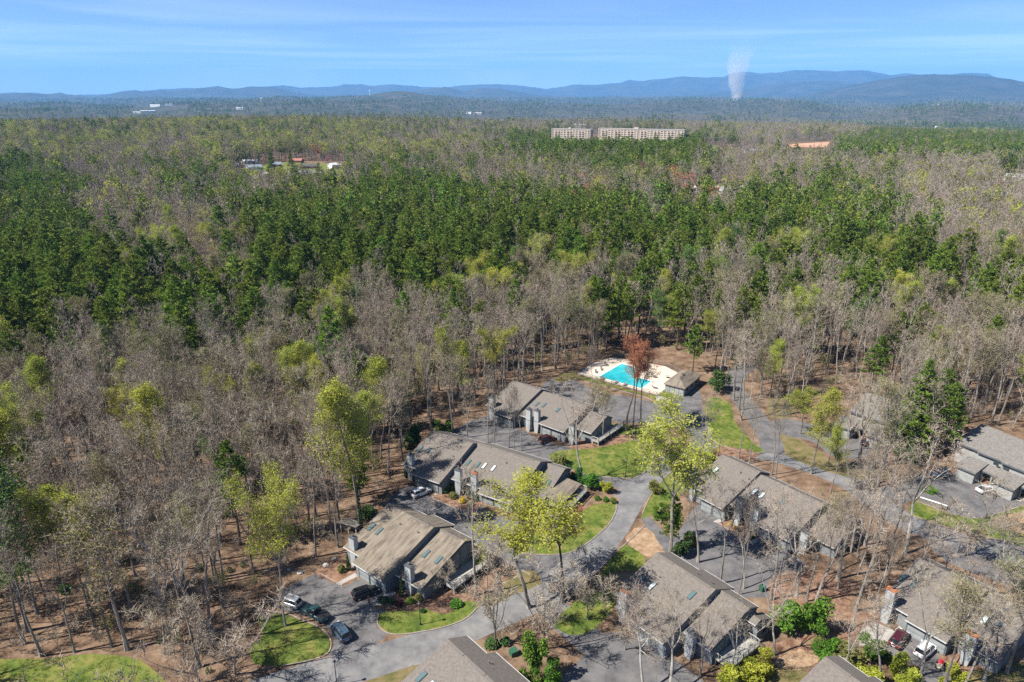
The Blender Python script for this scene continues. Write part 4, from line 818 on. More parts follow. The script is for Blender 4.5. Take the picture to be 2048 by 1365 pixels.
for s in range(1): T,Nn = pine(330, H=25, R=5.2, c0=.05, whorls=30, per=10, tufts=6, blades=12, size=.8, ragged=.12, power=.85); proto('bigpine', 'needle', 'bark_dark', T, Nn)
# lighter prototypes for the far wood
def far_proto(kind, meshes):
    PROTO[kind] = [(None, m) for m in meshes]
def joined(name, parts):
    v, f, idx = [], [], []; me = bpy.data.meshes.new(name)
    for k, (mb, m) in enumerate(parts):
        o = len(v); v += mb.v; f += [tuple(i+o for i in q) for q in mb.f]; idx += [k]*len(mb.f); me.materials.append(M[m])
    me.from_pydata(v, [], f); me.polygons.foreach_set('material_index', np.array(idx, np.int32)); return me
far_proto('bare_far', [joined('bare_far', [(a,'bark'),(b,'twig_far')]) for a,b,_ in (broadleaf(400+s, H=[20,18,22,19][s], clear=.36, spread=6.2, nl=12, twig=.11, detail=.55, tsides=4, fork=[None,2,None,3][s]) for s in range(4))])
far_proto('pine_far', [joined('pine_far', [(a,'bark_dark'),(b,'needle_far')]) for a,b in (pine(430+s, H=[23,21,25,20][s], R=[5.4,5.0,5.4,5.8][s], c0=.34, whorls=11, per=6, tufts=3, blades=8, size=1.4, ragged=.35, bw=.22) for s in range(4))])
def far_leaf(seed, leafm, n, size): a,b,l = broadleaf(seed, H=19, clear=.30, spread=6.0, nl=13, twig=.12, detail=.55, tsides=4, fork=3, leaf=n, lsize=size); return joined('leaf_far', [(a,'bark'),(b,'twig_far'),(l,leafm)])
far_proto('yellow_far', [far_leaf(460,'leaf_y',3,.45), far_leaf(461,'leaf_y',3,.42), far_leaf(462,'leaf_o',3,.45), far_leaf(463,'leaf_o',3,.42)])
far_proto('red_far', [far_leaf(470,'leaf_r',2,.5)])
# ------------------------------------------------------------------ where the woods grow (surveyed species map of the land)
ROWS = [(150,"qpqpqppqqpqpqpqq","pqpqqpqpqpqqpqpq"),(225,"ybbqybybqyqqqqqq","qbqbqbqqbqqbqbbq"),(250,"yqqqyyyyyyyyqqbq","bqbqqbqbbbqPPPPP"),(275,"yyyyybyyyyyybbyq","PPPPPPqbbqPPPPPP"),(300,"byybbbyyyyyyyybq","pPPPPPqbqbPPPPPP"),
 (325,"Pqbbqqqyyqyppqqb","qppPPpqbbbqbbbqb"),(350,"Ppqqbppqbyqpppqq","bbyyrboyqqqqbbbb"),(375,"PPpbbppqbqpPPPPp","pqrbqryqqppqbbbb"),(400,"PPbbbbqpPPPPPPPp","PPPPppqPPPppqbbb"),
 (440,"pPpbbbbpPPPPPPPP","PPPPPPPPPPPPqbbb"),(480,"PPPpqbbpPPPPPPPP","PPpPPPppPpPPPqbb"),(520,"PPPPpqqpPPPPPPPP","ppqqPpqpppPPPPpq"),(560,"PPPPPpppPPPPPPPy","yqpqqpqpqpqqppPp"),
 (600,"PPPPPPpPPPPqqyyy","qbpqpqbqpqqqqqpp"),(640,"PPPPPPppPpybbbqb","bbyqpqpqqbbqqbqq"),(680,"PPqpbqpqbyybbbbb","bbyqpqbbbqbbqbyq"),(720,"bbbbqbbbbbybbyyb","bbybbbpbbbqqqyyq"),
 (760,"bbbbqqbbybyybbyb","bbbbbbbbybqqqqqq"),(800,"bbbbqbbbbybybbbb","bbbbbbbbbbqqqqqq"),(860,"yynnnnnnnnnynnnn","bbbbbbbbbbbqqqqq"),(940,"ynnynynynnnnnnnn","bbbbbbbbbbbbbbqq"),
 (1040,"nnynnnnnynnnnnnn","bbbbbbbbbbbbbbbb"),(1140,"nnnnnnnnnnnnnnnn","bbbbbbbbbbbbbbbb")]
GRID = np.array([[c for c in a[:16]+b[:16]] for _, a, b in ROWS]); RY = np.array([r[0] for r in ROWS])
#          bare  pine  yellow olive green red
MIX = {'n':(.855,.0,.045,.097,.003,.0),'P':(.06,.925,.005,.01,.0,.0),'p':(.42,.50,.03,.04,.01,.0),'q':(.69,.20,.04,.06,.01,.0),'b':(.825,.03,.042,.10,.003,.0),'y':(.47,.10,.23,.18,.02,.0),'Y':(.3,.05,.4,.2,.05,.0),'o':(.5,.1,.1,.3,0,0),'r':(.6,.08,.06,.1,0,.16)}
CLEAR = [(640,3900),(420,3900),(430,1372),(470,1340),(440,1325),(470,1255),(510,1190),(560,1165),(625,1135),(690,1095),(715,1055),(770,985),(800,965),(815,905),(850,880),(905,862),(935,835),(985,815),(1040,790),(1080,752),(1130,740),(1175,732),(1225,700),(1290,690),(1400,712),(1440,760),(1458,740),(1490,722),(1525,735),(1500,775),(1530,800),(1570,820),(1640,820),(1690,800),(1790,840),(1800,900),(1905,930),(1900,880),(1960,850),(2120,900),(2300,1420),(2600,3900)]
GAPS = [[(-100,1325),(100,1312),(260,1310),(330,1345),(440,1345),(440,1600),(-160,1600)], [(470,338),(560,322),(690,325),(700,372),(600,384),(470,384)], [(1566,284),(1668,283),(1660,338),(1570,338)], [(1403,294),(1530,298),(1540,336),(1398,328)], [(930,230),(1050,232),(1050,254),(925,254)], [(1100,268),(1360,268),(1360,304),(1100,304)], [(270,214),(375,212),(375,228),(265,230)], [(1985,352),(2070,352),(2070,385),(1990,385)], [(1955,395),(2030,395),(2030,408),(1955,408)], [(1400,378),(1490,376),(1490,402),(1395,402)], [(2010,452),(2070,450),(2070,480),(2010,480)], [(1605,765),(1790,780),(1790,850),(1640,838)]]
R = np.random.RandomState(11)
def candidates(d0, d1, sp):
    s = d1*1.05; xs = np.arange(-s, s, sp); ys = np.arange(0, d1*1.02, sp); X, Y = np.meshgrid(xs, ys); X = X.ravel()+R.uniform(-.46,.46,X.size)*sp; Y = Y.ravel()+R.uniform(-.46,.46,Y.size)*sp
    d = np.hypot(X, Y); k = (d >= d0) & (d < d1) & (np.abs(X) < Y*.84+45) & (Y > 30); return X[k], Y[k], d[k]
allx, ally, alld = [], [], []
for d0, d1, sp in ((60,130,5.7),(130,240,5.0),(240,480,5.6),(480,1000,6.6),(1000,2000,9.5),(2000,3600,15),(3600,5000,28),(5000,10500,38),(10500,16500,75)):
    x, y, d = candidates(d0, d1, sp); allx.append(x); ally.append(y); alld.append(d)
X = np.concatenate(allx); Y = np.concatenate(ally); D = np.concatenate(alld); Z = land(X, Y)
bx, by = proj(X, Y, Z); mx2, my2 = proj(X, Y, Z+11)
keep = (my2 > 193) & (bx > -420) & (bx < 2350)
POCKETS = [[(1545,1150),(1620,1140),(1700,1160),(1770,1180),(1770,1235),(1700,1240),(1690,1215),(1560,1215)], [(1690,1060),(1770,1085),(1860,1100),(1850,1130),(1760,1150),(1680,1120)], [(1655,925),(1790,945),(1815,960),(1740,985),(1690,955)], [(1440,745),(1480,800),(1512,850),(1500,880),(1465,830)], [(1555,800),(1690,800),(1680,835),(1570,830)], [(880,1195),(1000,1150),(1010,1185),(930,1215)], [(1195,1165),(1230,1170),(1225,1260),(1190,1240)], [(1880,1040),(1930,1045),(1925,1062),(1885,1055)], [(1940,1300),(2060,1300),(2060,1340),(1950,1345)], [(1100,925),(1150,905),(1160,945),(1130,960)]]
pocket = np.zeros(bx.size, bool)
for pk_ in POCKETS: pocket |= inpoly(bx, by, pk_)
keep &= ~inpoly(bx, by, CLEAR) | (pocket & (R.random(bx.size) < .75))
for gpoly in GAPS: keep &= ~inpoly(bx, by, gpoly)
keep_all = keep
X, Y, D, Z, bx, by, mx2, my2 = [q[keep] for q in (X, Y, D, Z, bx, by, mx2, my2)]
jx = mx2+R.normal(0, 14, X.size); jy = my2+R.normal(0, .012, X.size)*(my2-188)*4
gi = np.clip(np.searchsorted(RY, jy, 'right')-1, 0, len(RY)-1); gj = np.clip((jx//64).astype(int), 0, 31); code = GRID[gi, gj]
P = np.array([MIX[c] for c in code]); cum = np.cumsum(P, axis=1); kindi = (R.random(X.size)[:,None] > cum).sum(1).clip(0, 5)
kindi[pocket[keep_all] & (kindi != 0)] = np.where(R.random((pocket[keep_all] & (kindi != 0)).sum()) < .7, 0, 3)
KN = ['bare','pine','yellow','olive','green','redbud']
hs = R.uniform(.78, 1.2, X.size); hs[kindi == 1] *= R.uniform(.84, 1.08, (kindi == 1).sum()); rzs = R.uniform(0, 2*PI, X.size)
# the plantation at the right is young and even
plant = inpoly(bx, by, [(1640,330),(1665,268),(1800,255),(2080,262),(2080,330)]) & (kindi == 1); hs[plant] = .75
dropp = (kindi == 1) & ~plant & (R.random(X.size) < np.where(D < 1000, .36, .2)); bx[dropp] = -9999
inview = (bx > -20) & (bx < 2070) & (my2 < 1380)
MARKS = [(1640,1185,'in the wooded patch between the right-hand court and the paved pad'),(1770,1110,'in the strip between the road and the lower-right condo'),(1725,950,'in the strip left of the right-hand court'),(1830,900,'between the sandy-walk house and the row house'),(1480,810,'on the grassy median of the upper road'),(1620,815,'beside the sandy-walk court'),(950,1185,'on the slope below the deck of the brown-roofed condo'),(1210,1210,'in the corner left of the rust-chimney condo'),(2000,1320,'at the lower right corner'),(1130,930,'at the left of the middle lawn'),(60,1290,'at the lower-left lawn'),(330,1290,'between the lower-left lawn and the circular lawn'),(60,1100,'at the left edge, above the lower-left lawn'),(330,1110,'in the wood left of the circular lawn'),(560,1100,'in the wood left of the brown-roofed condo'),(640,980,'in the wood left of the shared court'),
 (450,960,'in the leafless wood at the left'),(200,930,'in the far left leafless wood'),(740,880,'in the wood left of the long condo'),(560,830,'in the leafless wood left of centre'),(300,780,'in the leafless wood below the left pines'),(60,800,'at the left edge below the pines'),(850,800,'up from the long condo roof'),(950,740,'behind the condo below the pool'),
 (1100,700,'in the wood left of the pool terrace'),(1250,660,'right behind the pool terrace'),(1400,680,'behind the pool house'),(1540,700,'where the upper road enters the wood'),(1680,760,'behind the sandy-walk house'),(1850,800,'behind the solitary dark pine'),(1980,800,'behind the right-hand row house'),(2000,700,'at the right edge above the row house'),
 (800,700,'in the leafless belt above the middle'),(550,700,'below the left pine belt'),(300,680,'at the lower rim of the left pines'),(80,680,'in the lower left pines'),(100,580,'in the left pine block'),(350,600,'in the pine block left of the middle'),(600,620,'at the lower rim of the central pines'),(850,600,'in the lower central pines'),(1050,620,'below the central pines'),(1250,590,'in the mixed wood far behind the pool'),(1500,600,'in the mixed wood above the upper road'),(1750,640,'in the mixed wood above the solitary pine'),(1950,620,'in the mixed wood at the right edge'),
 (600,520,'in the middle of the broad pine belt, left'),(900,520,'in the middle of the broad pine belt'),(1200,510,'in the broad pine belt, right of the middle'),(1500,510,'in the right part of the broad pine belt'),(1800,540,'at the right end of the pine belt'),(300,500,'in the grey wood left of the pine belt'),(80,480,'in the left-edge pines')]
def place_of(px, py): return min(MARKS, key=lambda m: (m[0]-px)**2+1.6*(m[1]-py)**2)[2]
NAMES = {'bare_pale': ('bare_tree','','tree'), 'sapling': ('bare_tree','','tree'), 'bigpine': ('pine_tree','','pine tree'), 'bare': ('bare_tree','leafless tree','tree'), 'pine': ('pine_tree','shaggy pine','pine tree'), 'yellow': ('leafing_tree','yellow-green leafing tree','tree'), 'olive': ('leafing_tree','olive leafing tree','tree'), 'green': ('leafing_tree','fresh green tree','tree'), 'redbud': ('budding_tree','tree with orange-red buds','tree')}
def plant_tree(kind, v, x, y, z, rz, s, label, group=None, name=None):
    nm = name or NAMES.get(kind, NAMES['bare'])[0]; tm, cm = PROTO[kind][v % len(PROTO[kind])]
    r = thing(nm, label, NAMES.get(kind, NAMES['bare'])[2], (x,y,z), rz, group, s); inst('trunk', tm, r); inst('crown', cm, r); return r
X, Y, D, Z, bx, by, mx2, my2, kindi, hs, rzs, inview = [q[~dropp] for q in (X, Y, D, Z, bx, by, mx2, my2, kindi, hs, rzs, inview)]
single = np.zeros(X.size, bool)
for kinds, cap in ((('bare',),262),(('pine',),292),(('yellow','olive','green','redbud'),235)):
    ids = [KN.index(k) for k in kinds]; cand = np.where(np.isin(kindi, ids) & inview)[0]; order = cand[np.argsort(D[cand]/hs[cand])][:cap]; single[order] = True
recs = []
for i in np.where(single)[0]:
    k = KN[kindi[i]]; lab = NAMES[k][1]; recs.append([i, k, ('low ' if hs[i] < .90 else 'tall ' if hs[i] > 1.07 else 'middling ')+lab, place_of(bx[i], by[i])])
cells = {}
for q in recs: cells.setdefault((q[3], q[1]), []).append(q[0])
fams = {}
for q in recs:                                           # side of its patch of wood, then order from the left
    m = cells[(q[3], q[1])]; side = ('near' if by[q[0]] > np.median(by[m]) else 'far')+(' left' if bx[q[0]] < np.median(bx[m]) else ' right') if len(m) > 4 else ''
    fams.setdefault((q[2], q[3], side), []).append(q)
ORD = ['leftmost ','second-left ','third-left ','fourth-left ']
for (lab, w, side), qs in fams.items():
    qs.sort(key=lambda q: bx[q[0]]); n = len(qs); tail = w+((', '+side+' side') if side else '')
    for r_, (i, k, _, _) in enumerate(qs):
        pre = '' if n == 1 or n > 5 else ('rightmost ' if r_ == n-1 else ORD[r_])
        plant_tree(k, i, X[i], Y[i], Z[i], rzs[i], (hs[i],hs[i],hs[i]*R.uniform(.93,1.1)), ' '.join((pre+lab+' '+tail).replace('middling ', '' if len((pre+lab+' '+tail).split()) > 16 else 'middling ').split()), (lab+'s '+tail) if n > 1 else None)
# all further trees: one stuff object per kind of tree
def scatter(name, xs, ys, zs, rot, sc_, idx, meshes, zsq=None):
    col = bpy.data.collections.new(name+'_models')       # kept out of the scene, only read by the scatter
    for q, me in enumerate(meshes):
        o = bpy.data.objects.new('%s_model%02d' % (name, q), me); col.objects.link(o)
    me = bpy.data.meshes.new(name); n = len(xs); me.vertices.add(n); me.vertices.foreach_set('co', np.stack([xs,ys,zs],1).astype(np.float32).ravel())
    a = me.attributes.new('rot','FLOAT_VECTOR','POINT'); a.data.foreach_set('vector', np.stack([np.zeros(n),np.zeros(n),rot],1).astype(np.float32).ravel())
    zq = np.ones(n) if zsq is None else zsq
    a = me.attributes.new('size','FLOAT_VECTOR','POINT'); a.data.foreach_set('vector', np.stack([sc_,sc_,sc_*zq],1).astype(np.float32).ravel())
    a = me.attributes.new('pick','INT','POINT'); a.data.foreach_set('value', np.asarray(idx, np.int32))
    o = bpy.data.objects.new(name, me); C.objects.link(o); o['kind'] = 'stuff'
    g = bpy.data.node_groups.new(name, 'GeometryNodeTree'); g.interface.new_socket('Geometry', in_out='INPUT', socket_type='NodeSocketGeometry'); g.interface.new_socket('Geometry', in_out='OUTPUT', socket_type='NodeSocketGeometry')
    n_ = g.nodes; gi_ = n_.new('NodeGroupInput'); go = n_.new('NodeGroupOutput'); ip = n_.new('GeometryNodeInstanceOnPoints'); ci = n_.new('GeometryNodeCollectionInfo'); ci.inputs['Collection'].default_value = col; ci.inputs['Separate Children'].default_value = True; ci.inputs['Reset Children'].default_value = True
    def attr(nm, ty):
        q = n_.new('GeometryNodeInputNamedAttribute'); q.data_type = ty; q.inputs['Name'].default_value = nm; return q.outputs[0]
    l = g.links; l.new(gi_.outputs[0], ip.inputs['Points']); l.new(ci.outputs[0], ip.inputs['Instance']); ip.inputs['Pick Instance'].default_value = True
    l.new(attr('pick','INT'), ip.inputs['Instance Index']); l.new(attr('rot','FLOAT_VECTOR'), ip.inputs['Rotation']); l.new(attr('size','FLOAT_VECTOR'), ip.inputs['Scale']); l.new(ip.outputs[0], go.inputs[0])
    md = o.modifiers.new('scatter', 'NODES'); md.node_group = g; return o
near_bare = [joined('bare_near', [(T,'bark'),(B,'twig')]) for T,B,_ in (broadleaf(500+s, H=[21,19,23][s], clear=.42, spread=5.2, nl=13, twig=.05, detail=.8, tsides=5, r0=.24, fork=[None,3,None][s]) for s in range(3))]
near_leaf = [joined('leaf_near', [(T,'bark'),(B,'twig'),(L,m)]) for (T,B,L),m in ((broadleaf(520+s, H=20, clear=.40, spread=4.4, nl=13, twig=.06, detail=.8, tsides=5, fork=3, leaf=3, lsize=.22), ('leaf_y','leaf_o')[s]) for s in range(2))]
rest = ~single
def go_scatter(name, kid, split, near, far):
    k = rest & np.isin(kindi, kid); idx = np.where(D < split, R.randint(0, len(near), X.size), len(near)+R.randint(0, len(far), X.size))
    return k, idx, near+far
k, idx, ms = go_scatter('bare_wood', [0], 430, near_bare, [m for _, m in PROTO['bare_far']])
big = np.where(D > 10500, 3.0, np.where(D > 3600, 1.6, np.where(D > 2000, 1.4, np.where(D > 800, 1.22, 1.0))))
scatter('bare_wood', X[k], Y[k], Z[k], rzs[k], (hs*big)[k], idx[k], ms, (1/np.sqrt(big))[k])
k, idx, ms = go_scatter('pine_wood', [1], 380, [joined('pine_near', [(T,'bark_dark'),(Nn,'needle')]) for T,Nn in (pine(540+s, H=[24,22][s], R=5.4, c0=.34, whorls=14, per=7, tufts=3, blades=12, size=1.2, ragged=.32, bw=.17) for s in range(2))], [m for _, m in PROTO['pine_far']])
scatter('pine_wood', X[k], Y[k], Z[k], rzs[k], (hs*big)[k], idx[k], ms, (1/np.sqrt(big))[k])
k, idx, ms = go_scatter('leafing_wood', [2,3,4,5], 430, near_leaf, [m for _, m in PROTO['yellow_far']])
red = kindi == 5; idx[red] = len(ms); ms = ms+[PROTO['red_far'][0][1]]
scatter('leafing_wood', X[k], Y[k], Z[k], rzs[k], (hs*big)[k], idx[k], ms, (1/np.sqrt(big))[k])
# brushwood under the trees and on the margins
bxs, bys, bd = candidates(60, 330, 3.3); px, py = proj(bxs, bys, 0*bxs)
ok = ~inpoly(px, py, CLEAR) & (px > -150) & (px < 2200) & (R.random(px.size) < .55)
for gpoly in GAPS[:1]: ok &= ~inpoly(px, py, gpoly)
brush = []
for s in range(3):
    T,B,_ = broadleaf(600+s, H=4.0, clear=.08, spread=1.4, nl=9, r0=.045, twig=.03, detail=.7, fork=4, tsides=3); brush.append(joined('brush', [(T,'bark'),(B,'twig')]))
T,B,L = broadleaf(605, H=3.6, clear=.08, spread=1.4, nl=9, r0=.045, twig=.03, detail=.7, fork=4, tsides=3, leaf=2, lsize=.14); brush.append(joined('brush', [(T,'bark'),(B,'twig'),(L,'leaf_o')]))
brush.append(joined('brush', [(shrub_mesh(606,1.3,1.7,170,.2),'leaf_d')]))
pk = R.choice(5, px.size, p=[.27,.27,.26,.13,.07]); scatter('brushwood', bxs[ok], bys[ok], land(bxs, bys)[ok], R.uniform(0,6.28,ok.sum()), R.uniform(.5,1.3,ok.sum()), pk[ok], brush)
# ------------------------------------------------------------------ the trees one can point to among the houses
def height_to(Yb, py):
    k = (py-PCY)/FPX; return CAM_H + Yb*(k*cP+sP)/(k*sP-cP)
TOPZ = {k: [max(v.co.z for v in c.vertices) for _, c in PROTO[k]] for k in ('bare','bare_pale','sapling','yellow','olive','green','redbud','pine','bigpine')}
def named_tree(kind, v, px, py, top, wide, label, name=None, group=None, rz=None):
    x, y = G(px, py); h = height_to(y, top); v = v % len(PROTO[kind]); s = h/TOPZ[kind][v]
    return plant_tree(kind, v, x, y, 0, rz if rz is not None else (px*1.37) % 6.28, (s*wide, s*wide, s), label, group, name)
NT = [
 ('bare_pale',2,1758,1372,1175,1.2,'bare tree rising in front of the paved pad at the bottom edge'), ('bare',2,1925,1385,1165,1.2,'bare tree at the bottom edge in front of the riding mower'), ('bare_pale',0,1690,1352,1195,1.1,'bare tree among the green shrubs left of the paved pad'), ('bare_pale',1,1548,1312,1110,1.1,'bare tree at the right end of the deck below the rust-chimney condo'),
 ('bare',3,1440,1168,955,1.0,'slender bare tree in the lower part of the right-hand court'), ('bare',0,1542,1200,985,1.1,'bare tree at the lower edge of the right-hand court'), ('bare_pale',2,1632,1205,990,1.1,'pale bare tree right of the green bin'), ('bare',1,1750,1225,1050,1.0,'bare tree beside the rusty chimney at lower right'), ('bare_pale',0,1890,1200,1040,1.2,'pale bare tree behind the roof at lower right'),
 ('bare_pale',1,1980,1190,1010,1.2,'pale bare tree at the right edge below the road'), ('bare',4,1455,770,650,1.0,'bare tree close beside the upper road'), ('bare',2,1495,765,655,.9,'bare tree on the far side of the upper road'), ('olive',0,1520,800,700,1.0,'olive-budding tree beside the upper road'),
 ('olive',0,255,1300,1000,1.15,'leaning dark-trunked tree with thin olive leaves above the lower-left lawn'), ('bare_pale',0,420,1285,930,1.0,'big pale-limbed bare tree between the lower-left lawn and the circular lawn'),
 ('yellow',1,571,1252,945,.8,'yellow-green tree rising from the top of the circular lawn'), ('green',0,58,1262,925,1.05,'green-leafed tree at the left edge above the lower-left lawn'),
 ('yellow',0,722,1065,742,.95,'tall ivy-clad tree with yellow-green top left of the long condo'), ('yellow',2,1058,1215,968,1.75,'broad yellow-green tree in front of the long condo, white-trunked'),
 ('redbud',0,1128,1205,1028,1.5,'small red-budding tree on the inside of the road bend'), ('sapling',0,992,1290,1075,1.1,'pale many-stemmed bare tree beside the road below the deck'), ('sapling',1,1085,1300,1110,1.1,'pale many-stemmed bare tree at the road right of the green bush'),
 ('yellow',1,1338,1115,815,1.15,'bright yellow-green tree on a long trunk, above the straw bank'), ('bare_pale',1,1163,962,765,1.25,'broad pale bare tree on the lawn right of the long condo'),
 ('redbud',0,1251,862,672,1.0,'left of the three tall orange-red trees below the pool'), ('redbud',1,1264,868,690,.85,'middle of the three tall orange-red trees below the pool'), ('redbud',1,1284,862,700,1.0,'right of the three tall orange-red trees below the pool'),
 ('bare',1,1402,935,775,.95,'forked bare tree at the junction corner'), ('bare',3,1476,932,775,.75,'left of two slim bare trees at the tip of the grassy median'), ('bare',0,1497,935,790,.75,'right of two slim bare trees at the tip of the grassy median'),
 ('bare',2,1543,950,775,.8,'tall bare tree above the right-hand condo by the road fork'), ('bare',4,1551,958,790,.7,'second tall bare tree close beside the road fork trunk'),
 ('bare_pale',2,1396,1125,905,1.0,'forked dark bare tree in the court in front of the right-hand condo'), ('bare_pale',0,1487,1178,985,.75,'slim white-barked bare tree at the front of the right-hand court'), ('bare',5,1478,1190,1000,.6,'thin dark bare tree beside the slim white-barked one'),
 ('bare_pale',1,1594,1192,975,1.25,'wide-crowned bare tree covering the right-hand end of the tan-roofed condo'), ('bare_pale',2,1676,1178,965,.75,'white-stemmed bare tree right of the wide-crowned one'), ('olive',1,1655,1150,985,.9,'olive-leafed tree over the far end of the tan-roofed condo'),
 ('bare_pale',1,1808,1108,852,1.35,'large pale bare tree with wide crown at the edge of the right-hand lawn'), ('sapling',2,1928,1112,975,1.8,'many-stemmed pale bare tree on the corner of the right-hand road'), ('bare',0,1700,1105,900,.9,'bare tree in the wooded strip beside the right-hand road'),
 ('bare_pale',0,1968,1362,1130,1.25,'thick pale trunk with bare crown at the lower right corner'), ('olive',2,2012,1345,1105,1.4,'olive-leafed tree at the lower right corner'), ('bare',2,1706,1255,1090,1.0,'bare tree behind the paved pad'),
 ('bare_pale',2,1285,1385,1185,1.5,'white-limbed bare tree in front of the rust-chimney condo, left'), ('bare_pale',0,1335,1390,1195,1.35,'white-limbed bare tree in front of the rust-chimney condo, right'), ('bare',1,1400,1350,1205,1.3,'bare many-stemmed tree by the lower deck railing'), ('bare_pale',1,1462,1350,1190,1.3,'bare grey tree against the gable of the rust-chimney condo'),
 ('bare_pale',1,1842,1352,1125,1.15,'pinkish pale trunk growing among the parked cars at lower right'), ('olive',0,1888,1375,1140,1.0,'thin dark trunk with sparse olive tufts at lower right'),
 ('yellow',0,1622,948,770,.9,'yellow-green tree on the lawn before the sandy-walk house'), ('yellow',2,1660,985,850,.85,'yellow-green tree between the two right-hand roads'), ('yellow',2,1600,868,778,1.6,'dense yellow-green tree beside the sandy walk'), ('yellow',1,1915,800,700,1.2,'yellow-green tree at the wood edge on the right'),
 ('bigpine',0,1822,903,718,1.25,'tall solitary dark pine above the right-hand courts'), ('pine',2,1742,800,668,1.05,'shaggy pine behind the sandy-walk house'), ('pine',0,1385,745,648,1.1,'bright shaggy pine right behind the pool house'), ('pine',1,1340,1105,985,.75,'dark conifer at the left end of the tan-roofed condo'), ('pine',3,1352,1075,1005,.7,'second dark conifer at the left end of the tan-roofed condo'),
 ('bare',3,905,880,690,.8,'bare tree at the left end of the upper court'), ('bare',1,1018,905,760,.7,'left of three slim trunks in the upper court'), ('bare',2,1043,908,775,.7,'middle of three slim trunks in the upper court'), ('bare',4,1028,905,765,.6,'right of three slim trunks in the upper court'),
 ('bare',0,975,903,725,.75,'tall bare tree behind the long condo roof'), ('bare',5,988,900,745,.7,'second tall bare tree behind the long condo roof'), ('bare',3,935,892,745,.8,'third tall bare tree behind the long condo roof'), ('olive',2,1205,880,765,1.0,'olive-leafed tree over the end of the condo below the pool'), ('olive',1,1190,858,752,1.2,'pale olive tree between the condo and the pool lot'),
 ('bare',2,1185,790,690,.8,'bare tree at the left corner of the pool'), ('bare_pale',2,1440,745,632,1.2,'large pale bare tree beside the pool house road'), ('bare_pale',0,1500,800,700,.9,'pale bare tree on the wooded side of the upper road'), ('bare',5,1690,905,780,1.0,'bare tree beside the small dark car of the sandy-walk court'), ('bare',1,1655,935,830,1.0,'bare tree on the dry lawn below the sandy-walk court'),
 ('bare_pale',1,1770,925,795,1.15,'pale bare tree left of the right-hand row house'), ('bare',0,1735,965,850,1.1,'bare tree beside the right-hand road bend'), ('bare',3,1785,985,870,1.1,'bare tree left of the screen wall'), ('bare_pale',2,1850,905,800,1.1,'pale bare tree behind the silver SUV'), ('bare_pale',0,1745,1135,985,1.0,'pale bare tree above the condo at lower right'), ('bare',4,1770,1175,1020,1.0,'bare tree behind the condo at lower right'), ('bare_pale',1,1715,1150,1010,.8,'slim pale bare tree between road and lower-right condo'),
 ('bare_pale',2,1820,1175,1040,1.1,'white bare tree against the road above the lower-right condo'), ('sapling',1,1250,1300,1185,1.3,'bare brush tree at the foot of the rust-topped chimney'), ('sapling',2,470,1350,1190,1.6,'pale brushy bare tree below the circular lawn'), ('sapling',0,400,1368,1230,1.6,'pale brushy bare tree at the bottom edge left of the road'), ('sapling',1,330,1310,1180,1.5,'bare brushy tree at the end of the lower-left lawn'), ('sapling',2,1175,1240,1110,1.2,'bare brushy tree in the road corner'),
 ('sapling',0,895,1180,1120,1.6,'round grey bare shrub tree at the gable of the brown-roofed condo'), ('sapling',2,975,1150,1080,1.3,'pale bare shrub tree behind the deck railing'),
 ]
for k, v, px, py, top, wd, lab in NT:
    if lab: named_tree(k, v, px, py, top, wd, lab)
# ivy on the tall trunk left of the long condo
x, y = G(722,1065); rng = random.Random(9); mb = MB()
for i in range(420):
    a = rng.uniform(0,6.28); z = 11*rng.random()**1.2; rr = .42*(1-z/16)+.1; leaf_at(mb, Vector((rr*math.cos(a), rr*math.sin(a), z)), .2, rng)
o = mb.build('ivy', M['ivy']); o.location = (x,y,0); tag(o, 'dark ivy climbing the tall trunk left of the long condo', 'ivy')
# ------------------------------------------------------------------ shrubs
SH = {'round': [shrub_mesh(700+i,1.0,1.3,520,.13) for i in range(3)], 'cone': [shrub_mesh(720+i,.75,3.4,620,.14,'cone') for i in range(2)], 'big': [clump_mesh(740+i,2.5,5.2,2600,.21) for i in range(3)]}
SHM = {}
def shrub(kind, v, leafm, px, py, r, h, label, name=None, cat='shrub', group=None):
    key = (kind, v % len(SH[kind]), leafm)
    if key not in SHM: SHM[key] = (SH[kind][key[1]].mesh('foliage', M[leafm]), stems_mesh(760+v, 1.0, {'round':1.3,'cone':3.4,'big':5.2}[kind]).mesh('stem', M['bark_dark']))
    x, y = G(px, py); b = {'round':(1.0,1.3),'cone':(.75,3.4),'big':(2.3,5.2)}[kind]
    t = thing(name or {'round':'shrub','cone':'arborvitae','big':'large_shrub'}[kind], label, cat, (x,y,0), (px*2.1)%6.28, group, (r/b[0], r/b[0], h/b[1])); inst('foliage', SHM[key][0], t); inst('stem', SHM[key][1], t)
